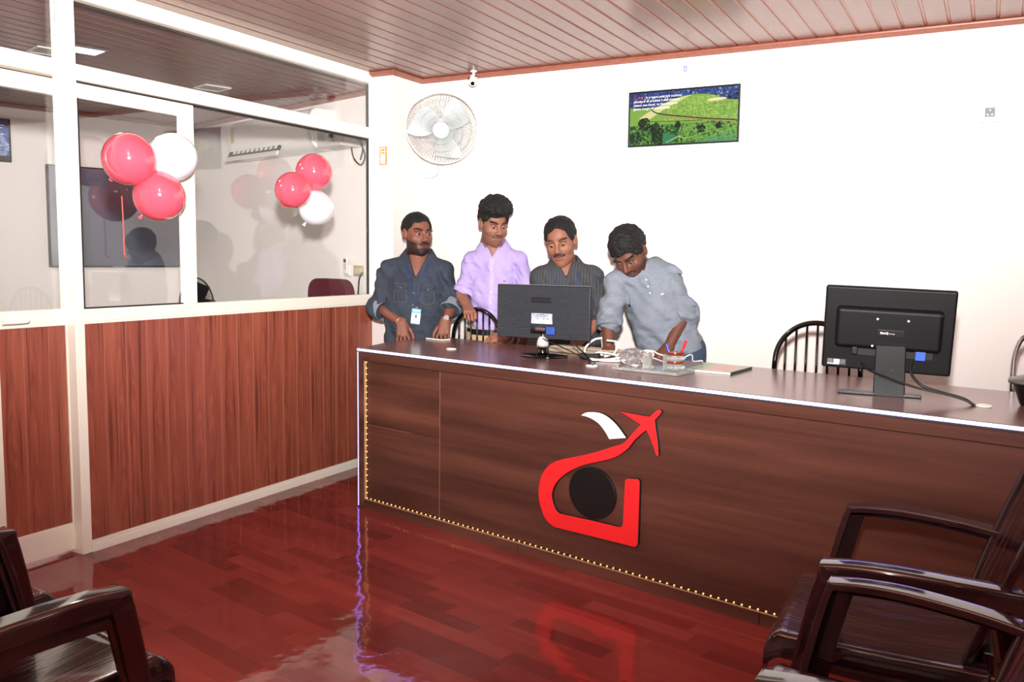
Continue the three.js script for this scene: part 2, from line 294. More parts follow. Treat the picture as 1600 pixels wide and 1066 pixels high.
{
  const c = counter, poly = (pts, y0, y1, b = 0.002) => { const s = new THREE.Shape(pts.map(([u, v]) => new THREE.Vector2(u, -v))); const g = new THREE.ExtrudeGeometry(s, { depth: y1 - y0 - 2 * b, bevelEnabled: true, bevelThickness: b, bevelSize: b, bevelSegments: 2 }); g.rotateX(-Math.PI / 2).translate(0, y0 + b, 0); return boxUV(g); };
  add('countertop', poly([[0.002, -0.002], [UR, -0.002], [UR, -0.82], [-0.13, -0.81], [-0.19, -0.6], [-0.15, -0.36]], HC - 0.018, HC), M.laminateTopSheen, c);
  add('top_band', boxUV(box(0.002, UR, HC - 0.068, HC - 0.0185, -0.05, -0.002, 0.0015)), M.laminate, c);
  add('side_panel', poly([[0.002, -0.002], [0.04, -0.002], [-0.11, -0.36], [-0.148, -0.358]], 0, HC - 0.0185), M.laminate, c);
  add('front_panel', boxUV(box(0.0405, 0.6105, 0.4725, 0.8255, -0.04, -0.021, 0.0015)), M.laminate, c);
  add('front_panel', boxUV(box(0.0405, 0.6105, 0.055, 0.4705, -0.04, -0.021, 0.0015)), M.laminateB, c);
  add('front_panel', boxUV(box(0.6135, UR, 0.055, 0.8255, -0.04, -0.021, 0.0015)), M.laminateB, c);
  for (const [a, b] of [[0.0405, 1.153], [1.156, 2.37], [2.373, 3.6], [3.603, UR]]) add('plinth_board', boxUV(box(a, b, 0, 0.0505, -0.035, -0.003, 0.0015)), M.laminateB, c);
  add('plinth_trim', box(0.0405, UR, 0.0505, 0.053, -0.012, -0.004), phys({ color: 0xa9856f, roughness: 0.35 }), c);
  add('seam_strip', box(0.611, 0.613, 0.055, 0.825, -0.035, -0.0207), phys({ color: 0x8f6a58, roughness: 0.4 }), c);
  add('seam_strip', box(0.041, 0.39, 0.4708, 0.4722, -0.035, -0.0207), phys({ color: 0x8f6a58, roughness: 0.4 }), c);
  add('corner_strip', box(0.0405, 0.0425, 0.053, 0.8255, -0.0208, -0.004), phys({ color: 0xb5906f, roughness: 0.35 }), c);
}
// the white-violet light strip on the top and left edges
{
  const t = thing('led_strip', 'glowing white and violet LED strip along the counter top edge and left corner', 'light strip', onC, -TH);
  const sleeve = phys({ color: 0x3a3a40, roughness: 0.35 }), core = std({ color: 0xffffff, emissive: new THREE.Color().setRGB(0.52, 0.4, 1.0), emissiveIntensity: 2.6, roughness: 0.4 });
  add('strip_sleeve', box(-0.006, UR, HC - 0.021, HC + 0.001, 0.0005, 0.004, 0.0012), sleeve, t);
  add('led_line', box(-0.004, UR, HC - 0.0135, HC - 0.001, 0.0041, 0.0068, 0.001), core, t);
  add('strip_sleeve', box(-0.007, 0.0075, 0.0, HC - 0.022, 0.0005, 0.004, 0.0012), sleeve, t);
  const g = []; for (let y = 0.012; y < HC - 0.025; y += 0.0092) g.push(box(-0.003, 0.0035, y, y + 0.0062, 0.0041, 0.0065));
  const o = add('led_bulbs', merge(g), std({ color: 0xffffff, emissive: new THREE.Color().setRGB(0.3, 0.26, 1.0), emissiveIntensity: 2.0, roughness: 0.4 }), t); o.userData.kind = 'stuff';
  for (const [u, y, w, h] of [[UR / 2, HC - 0.01, UR, 0.02], [0, HC / 2, 0.012, HC]]) { const l = new THREE.RectAreaLight(0x6a52ff, 3, w, h); l.position.copy(at(u, y, 0.009)); l.lookAt(at(u, y, 2)); scene.add(l); }
}
// the amber light chain in the recess
{
  const t = thing('amber_light_chain', 'chain of small amber LED lights along the counter front recess, left side and bottom', 'light chain', onC, -TH);
  const bulb = std({ color: 0xffb060, emissive: new THREE.Color().setRGB(1, 0.46, 0.11), emissiveIntensity: 3.4, roughness: 0.4 }), tape = std({ color: 0x3a2418, roughness: 0.5 });
  add('tape', box(0.0432, 0.0515, 0.06, 0.822, -0.0208, -0.0195), tape, t); add('tape', box(0.0432, UR, 0.0532, 0.0605, -0.0208, -0.0195), tape, t);
  const g = new THREE.SphereGeometry(0.0033, 8, 6);
  for (let k = 0; k < 23; k++) add('led_bulb', g, bulb, t).position.set(0.0472, 0.8185 - k * 0.0333, -0.0165);
  for (let k = 0; k < 100; k++) add('led_bulb', g, bulb, t).position.set(0.0472 + k * 0.0335, 0.0566, -0.0168);
  for (const [u, y, w, h] of [[1.7, 0.0575, 3.3, 0.006], [0.0472, 0.44, 0.006, 0.76]]) { const l = new THREE.RectAreaLight(0xff8a28, 0.15, w, h); l.position.copy(at(u, y, -0.0125)); l.lookAt(at(u, y, 2)); scene.add(l); }
}
// the logo
{
  const t = thing('company_logo', 'red aircraft ribbon logo with a black disc and white swoosh on the counter front', 'logo', onC, -TH);
  const P = (s) => s.split(' ').map((q) => q.split(',').map((x) => +x / 1000));
  const back = (pts) => { const s = new THREE.Shape(pts.map(([x, y]) => new THREE.Vector2(x, y))); return new THREE.ExtrudeGeometry(s, { depth: 0.012, bevelEnabled: true, bevelThickness: 0.0008, bevelSize: 0.0016, bevelSegments: 1 }).translate(0, 0, -0.0199); };
  const flat = (pts, round) => { const s = new THREE.Shape(pts.map(([x, y]) => new THREE.Vector2(x, y))); return new THREE.ExtrudeGeometry(s, { depth: 0.002, bevelEnabled: true, bevelThickness: 0.0008, bevelSize: 0.0004, bevelSegments: 1, curveSegments: round || 12 }).translate(0, 0, -0.0062); };
  const curve = (pts, loose) => { const c = new THREE.CatmullRomCurve3(pts.map(([x, y]) => V(x, y, 0)), false, 'centripetal'); return c.getPoints(loose).map((p) => [p.x, p.y]); };
  const outerA = P('1747,459 1757,469 1807,475 1817,468 1817,296 1816,194 1804,181 1369,176'), outerB = curve(P('1369,176 1323,200 1294,246 1278,301 1280,354 1296,408 1327,450 1367,478 1415,499'), 36).slice(1), outerC = curve(P('1415,499 1522,533 1613,567 1686,598 1733,619 1763,650 1793,685 1817,711'), 28).slice(1);
  const wing = P('1769,731 1715,753 1784,751 1830,749 1860,750 1878,767'), nose = curve(P('1878,767 1893,780 1905,784 1912,780 1908,768 1897,755'), 12).slice(1), wing2 = P('1881,736 1888,695 1899,644 1904,592 1896,591 1878,634 1854,680 1845,692'), innerA = curve(P('1845,692 1824,676 1787,640 1757,602 1718,569 1679,546 1615,522 1540,496 1481,468 1430,435 1386,395 1360,354 1352,316 1362,281 1376,258 1399,243'), 60).slice(1), innerB = P('1589,248 1720,249 1735,255 1741,263');
  const ribbon = [...outerA, ...outerB, ...outerC, ...wing, ...nose, ...wing2, ...innerA, ...innerB], swoosh = [...curve(P('1510,712 1535,726 1576,733 1617,732 1658,717 1699,689 1744,644'), 28), ...curve(P('1661,627 1644,650 1610,683 1577,700 1543,709 1510,712'), 22).slice(0, -1)], dark = phys({ color: 0x0a0a0b, roughness: 0.5 });
  add('black_backing', back(ribbon), dark, t); add('black_backing', back(swoosh), dark, t);
  add('red_ribbon', flat(ribbon), phys({ color: 0xe8262a, roughness: 0.4 }), t);
  add('white_swoosh', flat(swoosh), phys({ color: 0xf4f4f2, roughness: 0.4 }), t);
  const disc = []; for (let k = 0; k < 64; k++) disc.push([1.572 + 0.123 * Math.cos(k * Math.PI / 32), 0.371 + 0.114 * Math.sin(k * Math.PI / 32)]);
  add('black_disc', back(disc), phys({ color: 0x070708, roughness: 0.5 }), t);
}
// ================================================================ ON THE COUNTER
const onTop = (u, v, y = HC + 0.0008) => { const p = at(u, y, v); return [p.x, p.y, p.z]; };
const grommetG = merge([cyl(0.027, 0.028, 0.003, 28).translate(0, 0.0015, 0), new THREE.TorusGeometry(0.026, 0.0015, 8, 28).rotateX(Math.PI / 2).translate(0, 0.003, 0)]);
[[0.394, -0.325, 'leftmost round white cable cap set in the countertop, before the denim shirt'], [1.372, -0.272, 'round white cable cap in the countertop, in front of the tangled white cable'], [3.03, -0.338, 'rightmost round white cable cap in the countertop, where the monitor cables end']].forEach(([u, v, l]) => tag(add('cable_grommet', grommetG, phys({ color: 0xf6efe6, roughness: 0.35 })), l, 'cable cap', 'white cable caps in the countertop').position.set(...onTop(u, v)));
// ---- left monitor: black wavy back on an oval foot
{
  const t = thing('computer_monitor', 'black monitor with a rippled back and oval glossy foot, before the two middle men', 'monitor', onTop(1.0, -0.42), -TH + 0.2);
  const hgt = floatTex(512, 512, (u, v) => { const w = v * 46 + 2.6 * N1.fbm(u * 3, v * 6, 3, 6, 3); return 0.5 + 0.5 * Math.sin(w * 6.283); });
  const cx = -0.036, w = 0.266, y0 = 0.092, y1 = 0.366, back = new THREE.Group(); back.name = 'screen_back'; back.position.y = 0; t.add(back);
  const pl = new THREE.PlaneGeometry(w * 2 - 0.006, y1 - y0 - 0.006, 180, 180), p = pl.attributes.position;
  for (let i = 0; i < p.count; i++) { const u = p.getX(i) / (2 * w) + 0.5, v = p.getY(i) / (y1 - y0) + 0.5, wv = v * 34 + 1.1 * N1.fbm(u * 5 + 3, v * 9, 0, 0, 3) + 0.2 * Math.sin(u * 23 + v * 50); p.setZ(i, 0.0019 * Math.sin(wv * 6.283) + 0.014 * (1 - (2 * u - 1) ** 2) * (1 - (2 * v - 1) ** 2)); }
  pl.computeVertexNormals(); pl.translate(cx, (y0 + y1) / 2, 0.012);
  const rip = phys({ color: 0x35383d, roughness: 0.28, side: THREE.DoubleSide });
  add('rippled_cover', pl, rip, back);
  add('casing', box(cx - w, cx + w, y0, y1, -0.012, 0.0105, 0.005), M.black, back);
  add('top_edge', box(cx - w + 0.004, cx + w - 0.004, y1, y1 + 0.0025, -0.008, 0.008, 0.001), phys({ color: 0x77777a, roughness: 0.35 }), back);
  add('screen', box(cx - w + 0.012, cx + w - 0.012, y0 + 0.016, y1 - 0.012, -0.0135, -0.0121), M.blackGloss, back);
  add('badge_patch', box(-0.094, 0.03, 0.278, 0.305, 0.018, 0.0285, 0.005), phys({ color: 0x17171a, roughness: 0.5 }), back);
  add('rating_label', box(-0.09, 0.028, 0.172, 0.224, 0.015, 0.0275), std({ roughness: 0.5, map: canvasTex(256, 128, (c, W, Hh) => { c.fillStyle = '#aab3c0'; c.fillRect(0, 0, W, Hh); c.fillStyle = '#f2f5f8'; c.fillRect(0, 84, W, 44); c.fillStyle = '#3a4250'; for (const [x, y, a, b] of [[12, 12, 28, 8], [60, 14, 150, 5], [40, 30, 160, 4], [40, 42, 140, 4], [70, 62, 14, 12], [150, 62, 12, 12], [196, 62, 14, 12], [20, 100, 90, 3]]) c.fillRect(x, y, a, b); }) }), back);
  add('port_recess', box(-0.1, 0.045, 0.118, 0.162, 0.012, 0.021, 0.004), M.blackGloss, back);
  add('silver_plug', box(-0.066, -0.012, 0.134, 0.152, 0.02, 0.03, 0.003), M.chrome, back);
  add('video_plug', box(-0.004, 0.044, 0.118, 0.158, 0.02, 0.032, 0.003), phys({ color: 0x2f4f9d, roughness: 0.4 }), back);
  back.rotation.x = 0.0;
  add('neck', lathe([[0.0, 0.0], [0.033, 0.0], [0.033, 0.012], [0.03, 0.04], [0.0, 0.04]], 32).translate(-0.034, 0.012, 0.005), M.blackGloss, t);
  add('silver_neck', lathe([[0.0, 0.052], [0.0305, 0.052], [0.031, 0.066], [0.026, 0.092], [0.014, 0.108], [0.0, 0.11]], 32).translate(-0.034, 0, 0.005), phys({ color: 0xd9d7d2, roughness: 0.3, metalness: 0.35 }), t);
  add('neck_joint', tube([[-0.034, 0.104, 0.005], [-0.034, 0.13, 0.002], [-0.034, 0.16, 0.0]], 0.016, 10, 12), M.blackGloss, t);
  const foot = lathe([[0, 0], [0.125, 0], [0.13, 0.004], [0.126, 0.009], [0.06, 0.014], [0, 0.015]], 48); foot.scale(1, 1, 0.82).translate(-0.034, 0, -0.01);
  add('foot', foot, M.blackGloss, t);
}
tag(add('monitor_cable', merge([tube([at(1.13, 1.02, -0.42), at(1.16, 0.975, -0.42), at(1.24, 0.92, -0.42), at(1.3, HC + 0.006, -0.36), at(1.36, HC + 0.004, -0.28)], 0.0035, 50), tube([at(0.98, 0.99, -0.39), at(1.1, 0.95, -0.41), at(1.22, HC + 0.012, -0.43), at(1.33, HC + 0.005, -0.36), at(1.375, HC + 0.004, -0.275)], 0.003, 50)]), M.darkCable), 'thin black cables running from the rippled monitor to a cable cap', 'cable');
// ---- right monitor
{
  const t = thing('computer_monitor', 'matt black monitor with a raised back box and flat bar foot, right of the counter', 'monitor', onTop(2.70, -0.38), -TH + 0.28);
  const tilt = new THREE.Group(); tilt.name = 'screen_back'; tilt.position.set(0, 0.22, 0.005); tilt.rotation.set(0.16, 0, -0.03); t.add(tilt);
  const cx = -0.026, w = 0.23, h0 = -0.138, h1 = 0.19, plastic = phys({ color: 0x0c0c0e, roughness: 0.5, specularIntensity: 0.4 });
  add('casing', box(cx - w, cx + w, h0, h1, -0.03, 0.0, 0.009), plastic, tilt);
  add('screen', box(cx - w + 0.015, cx + w - 0.015, h0 + 0.02, h1 - 0.015, -0.0312, -0.0301), M.blackGloss, tilt);
  // raised back box: a frustum with rounded corners
  add('back_box', box(cx - 0.185, cx + 0.19, -0.043, 0.116, -0.02, 0.038, 0.017), plastic, tilt);
  add('vent_row', merge(Array.from({ length: 44 }, (_, k) => box(-0.18 + k * 0.0078, -0.1765 + k * 0.0078, 0.1005, 0.1065, 0.03, 0.0372))), phys({ color: 0x1d1d20, roughness: 0.6 }), tilt);
  const screw = cyl(0.004, 0.004, 0.003, 12).rotateX(Math.PI / 2);
  for (const [x, y] of [[-0.062, 0.078], [0.045, 0.077], [-0.074, -0.028], [0.031, -0.026]]) add('screw', screw, M.whitePlastic, tilt).position.set(x, y, 0.039);
  add('badge', box(-0.06, 0.033, 0.012, 0.037, 0.0375, 0.0395, 0.0009), std({ roughness: 0.35, map: canvasTex(512, 128, (c, W, Hh) => { c.fillStyle = '#0d0d0f'; c.fillRect(0, 0, W, Hh); c.fillStyle = '#f0f0f0'; c.font = 'bold 62px sans-serif'; c.fillText('BenQ', 56, 84); c.font = '30px sans-serif'; c.fillText('Senseye', 232, 80); }) }), tilt);
  add('rating_label', box(-0.236, -0.165, -0.125, -0.1, 0.0001, 0.0012), std({ roughness: 0.5, map: canvasTex(256, 96, (c, W, Hh) => { c.fillStyle = '#2a2c30'; c.fillRect(0, 0, W, Hh); c.fillStyle = '#c9ccd2'; c.fillRect(90, 8, 80, 62); c.fillRect(6, 72, 160, 18); c.fillStyle = '#8d9199'; for (let k = 0; k < 7; k++) c.fillRect(10, 8 + k * 9, 70, 4); for (let k = 0; k < 9; k++) c.fillRect(182 + (k % 3) * 22, 10 + Math.floor(k / 3) * 24, 13, 14); }) }), tilt);
  add('socket_panel', box(-0.13, 0.14, -0.078, -0.044, 0, 0.006, 0.002), M.blackMatte, tilt);
  add('power_plug', box(-0.147, -0.125, -0.07, -0.04, 0.005, 0.03, 0.004), M.darkCable, tilt);
  add('video_plug', box(0.078, 0.114, -0.078, -0.042, 0.005, 0.022, 0.003), phys({ color: 0x3a62c4, roughness: 0.4 }), tilt);
  const st = new THREE.Shape(); st.moveTo(-0.052, 0); st.lineTo(0.052, 0); st.lineTo(0.048, 0.19); st.lineTo(-0.05, 0.19); st.closePath();
  add('stand_column', new THREE.ExtrudeGeometry(st, { depth: 0.02, bevelEnabled: true, bevelThickness: 0.005, bevelSize: 0.004, bevelSegments: 2 }).rotateX(0.04).translate(-0.008, 0.0015, 0.03), phys({ color: 0x161618, roughness: 0.42, specularIntensity: 0.5 }), t);
  add('cable_clip', new THREE.TorusGeometry(0.014, 0.0018, 8, 4).rotateZ(Math.PI / 4).scale(0.8, 1.5, 1).translate(0.003, 0.085, 0.06), phys({ color: 0x3a3a3e, roughness: 0.3 }), t);
  const foot = (x0, x1) => box(x0, x1, 0, 0.012, 0.0, 0.055, 0.003);
  add('foot', merge([foot(-0.19, -0.04).rotateY(0), foot(0.03, 0.105)]), phys({ color: 0x18181a, roughness: 0.3, specularIntensity: 0.6 }), t);
}
tag(add('monitor_cable', merge([tube([at(2.575, 1.045, -0.4), at(2.58, 1.02, -0.375), at(2.62, 0.993, -0.33), at(2.72, 0.97, -0.28), at(2.83, 0.945, -0.27), at(2.93, 0.926, -0.3), at(2.99, 0.907, -0.315), at(3.008, HC + 0.002, -0.318)], 0.0042, 90), tube([at(2.78, 1.04, -0.34), at(2.785, 1.0, -0.31), at(2.83, 0.955, -0.29), at(2.9, 0.932, -0.31), at(2.97, 0.915, -0.325), at(3.002, HC + 0.002, -0.325)], 0.0055, 70)]), M.darkCable), 'thick black cables sweeping from the right monitor down to a cable cap', 'cable');
// ---- phone at the left end, papers behind the left monitor
{
  const t = thing('mobile_phone', 'slim white mobile phone lying between the hands of the man in denim', 'phone', onTop(-0.045, -0.66), -TH - 0.1);
  add('phone_body', box(-0.078, 0.078, 0, 0.009, -0.036, 0.036, 0.004), M.whitePlastic, t); add('phone_screen', box(-0.066, 0.066, 0.0088, 0.0098, -0.032, 0.032, 0.0004), M.blackGloss, t);
  const b = thing('keyboard', 'beige computer keyboard lying behind the rippled monitor', 'keyboard', onTop(1.02, -0.72), -TH + 0.06), kp = std({ color: 0x9c8b76, roughness: 0.6 });
  add('keyboard_case', box(-0.22, 0.22, 0, 0.022, -0.075, 0.075, 0.006), kp, b);
  const kg = box(-0.0075, 0.0075, 0, 0.008, -0.0075, 0.0075, 0.002); for (let j = 0; j < 5; j++) for (let k = 0; k < 21; k++) { const m = add('key', kg, std.k ??= std({ color: 0xb5a691, roughness: 0.6 }), b); m.position.set(-0.2 + k * 0.02, 0.0205, -0.05 + j * 0.022); }
}
// ---- tangled white cable with its black adapter
{
  const r = rng(4), t = thing('power_adapter', 'small black adapter lying in the tangled white cable', 'adapter', onTop(1.2, -0.5), -TH + 0.3);
  add('adapter_body', box(-0.05, 0.05, 0, 0.03, -0.024, 0.024, 0.006), M.blackMatte, t); add('adapter_mark', box(-0.02, 0.02, 0.0295, 0.0305, -0.01, 0.01), M.whitePlastic, t);
  const y = HC, w = (u, h, v) => at(u, y + h, v);
  const a = tube([w(1.19, 0.1, -0.62), w(1.155, 0.09, -0.6), w(1.13, 0.05, -0.56), w(1.16, 0.012, -0.52), w(1.25, 0.006, -0.47), w(1.34, 0.007, -0.46), w(1.41, 0.014, -0.52), w(1.43, 0.05, -0.6), w(1.36, 0.055, -0.62), w(1.31, 0.02, -0.58), w(1.37, 0.008, -0.52), w(1.47, 0.012, -0.52), w(1.53, 0.04, -0.56), w(1.46, 0.055, -0.62), w(1.39, 0.03, -0.58), w(1.33, 0.012, -0.48), w(1.26, 0.008, -0.43)], 0.0055, 260, 10);
  const b = tube([w(1.22, 0.09, -0.62), w(1.28, 0.08, -0.63), w(1.27, 0.02, -0.6), w(1.22, 0.03, -0.52), w(1.26, 0.04, -0.5), w(1.3, 0.03, -0.54), w(1.25, 0.012, -0.56), w(1.29, 0.04, -0.5), w(1.34, 0.03, -0.53)], 0.0045, 140, 10);
  const c = tube([w(1.53, 0.03, -0.56), w(1.6, 0.006, -0.62), w(1.68, 0.05, -0.66), w(1.74, 0.03, -0.58), w(1.8, 0.04, -0.55), w(1.74, 0.006, -0.66)], 0.003, 90, 8);
  tag(add('white_cable', merge([a, b, c]), M.whiteCable), 'tangled loops of white cable on the countertop, right of the rippled monitor', 'cable');
}
// ---- acrylic desk set: base, crystal, post, pen cup
{
  const ac = phys({ color: 0xf4fbf8, roughness: 0.03, transmission: 0.82, thickness: 0.02, ior: 1.49 }), acEdge = phys({ color: 0xf2f6f2, roughness: 0.08, transmission: 0.85, thickness: 0.01, ior: 1.49 });
  const t = thing('acrylic_desk_stand', 'clear acrylic desk stand with a faceted crystal and uprights, before the bent man', 'desk stand', onTop(1.69, -0.33), -TH + 0.02);
  add('base_plate', box(-0.185, 0.15, 0, 0.014, -0.085, 0.085, 0.002), ac, t);
  add('base_edge', box(-0.06, 0.15, 0.001, 0.013, 0.0852, 0.087), acEdge, t);
  add('upright', box(-0.045, -0.012, 0.0145, 0.085, 0.02, 0.05, 0.002), acEdge, t);
  add('upright', box(0.06, 0.068, 0.0145, 0.085, 0.0, 0.05, 0.001), ac, t);
  add('scroll_wire', tube([[-0.04, 0.08, 0.035], [-0.01, 0.095, 0.03], [0.02, 0.082, 0.02], [0.06, 0.078, 0.03]], 0.003, 30), M.whiteCable, t);
  // faceted crystal: an uneven low-poly bowl of glass
  const cr = new THREE.IcosahedronGeometry(0.058, 2), p = cr.attributes.position, r = rng(9), seen = new Map();
  for (let i = 0; i < p.count; i++) { const k = `${p.getX(i).toFixed(4)},${p.getY(i).toFixed(4)},${p.getZ(i).toFixed(4)}`; if (!seen.has(k)) seen.set(k, 0.78 + 0.42 * r()); const s = seen.get(k); p.setXYZ(i, p.getX(i) * s * 1.25, p.getY(i) * s * 0.72, p.getZ(i) * s); }
  cr.computeVertexNormals(); cr.translate(-0.12, 0.052, 0.0);
  add('crystal', cr, phys({ color: 0xffffff, roughness: 0.0, transmission: 0.92, thickness: 0.05, ior: 1.6 }), t);
  const c = thing('pen_cup', 'clear crystal pen cup with amber rings, at the right end of the desk stand', 'pen cup', onTop(1.775, -0.345, HC + 0.0155), -TH);
  const ring = (y0, y1, ro) => lathe([[ro - 0.004, y0], [ro, y0], [ro, y1], [ro - 0.004, y1], [ro - 0.004, y0]], 32);
  const bead = new THREE.IcosahedronGeometry(0.0085, 0), glass = phys({ color: 0xeef6f4, roughness: 0.03, transmission: 0.75, thickness: 0.01, ior: 1.55 });
  add('cup_wall', lathe([[0, 0], [0.034, 0], [0.036, 0.076], [0.033, 0.076], [0.031, 0.004], [0, 0.004]], 32), ac, c);
  add('amber_ring', ring(0.066, 0.08, 0.041), phys({ color: 0x6e2a12, roughness: 0.15 }), c); add('amber_ring', ring(0.028, 0.04, 0.041), phys({ color: 0x743016, roughness: 0.15 }), c);
  for (const y of [0.012, 0.053]) for (let k = 0; k < 14; k++) add('glass_bead', bead, glass, c).position.set(0.04 * Math.cos(k * 0.4488), y, 0.04 * Math.sin(k * 0.4488));
  [['blue', 0x2a3aa8, -0.05, 0.02, -0.35, 0.1], ['grey', 0x6d7472, 0.005, -0.01, 0.28, 0.12], ['red', 0xd0283c, 0.016, 0.005, 0.36, 0.125]].forEach(([n, col, x, z, lean, len], i) => {
    const pen = thing('pen', `${n} pen standing in the crystal pen cup`, 'pen', onTop(1.775 + (i - 1) * 0.008, -0.345, HC + 0.026), -TH);
    const g = new THREE.Group(); pen.rotation.z = -lean * (i === 0 ? 1 : 1);
    add('barrel', cyl(0.005, 0.0045, len, 12).translate(0, len / 2, 0), phys({ color: col, roughness: 0.3 }), pen); add('pen_cap', cyl(0.0058, 0.006, 0.042, 12).translate(0, len - 0.012, 0), phys({ color: col, roughness: 0.25 }), pen);
  });
  const bk = thing('booklet', 'thin printed booklet with a pale green cover lying right of the pen cup', 'booklet', onTop(1.872, -0.585), -TH + 0.1);
  add('pages', box(-0.108, 0.105, 0, 0.009, -0.138, 0.138, 0.001), M.whitePlastic, bk); add('spine', box(0.1052, 0.108, 0, 0.0105, -0.138, 0.138), std({ color: 0x2f4a35, roughness: 0.5 }), bk);
  const cover = box(-0.11, 0.108, 0.0091, 0.0105, -0.14, 0.14); add('cover', boxUV(cover), phys({ roughness: 0.3, map: (() => { const x = canvasTex(256, 256, (q, W, Hh) => { q.fillStyle = '#a8a08c'; q.fillRect(0, 0, W, Hh); q.fillStyle = '#c98a7c'; q.beginPath(); q.ellipse(150, 128, 60, 84, 0.4, 0, 7); q.fill(); q.fillStyle = '#7f9a74'; q.fillRect(0, 0, 60, Hh); q.fillStyle = '#d8ccb8'; q.fillRect(70, 20, 120, 14); }); x.wrapS = x.wrapT = THREE.RepeatWrapping; x.repeat.set(1 / 0.22, 1 / 0.28); x.offset.set(0.5, 0.5); return x; })() }), bk);
}
// ---- black pot-like desk device cut by the right edge of the photo
{
  const t = thing('desk_device', 'black tapering desk device with a grey lid, at the right end of the counter', 'desk device', onTop(3.155, -0.46), -TH);
  add('tapered_body', lathe([[0, 0], [0.03, 0], [0.034, 0.004], [0.058, 0.075], [0.06, 0.08], [0, 0.08]], 36), M.black, t); add('grey_lid', lathe([[0, 0.08], [0.072, 0.08], [0.075, 0.088], [0.073, 0.097], [0.04, 0.108], [0, 0.11]], 36), phys({ color: 0x5d5f5b, roughness: 0.35 }), t);
  add('lid_knob', lathe([[0, 0.109], [0.012, 0.109], [0.016, 0.13], [0, 0.135]], 20), M.black, t);
}
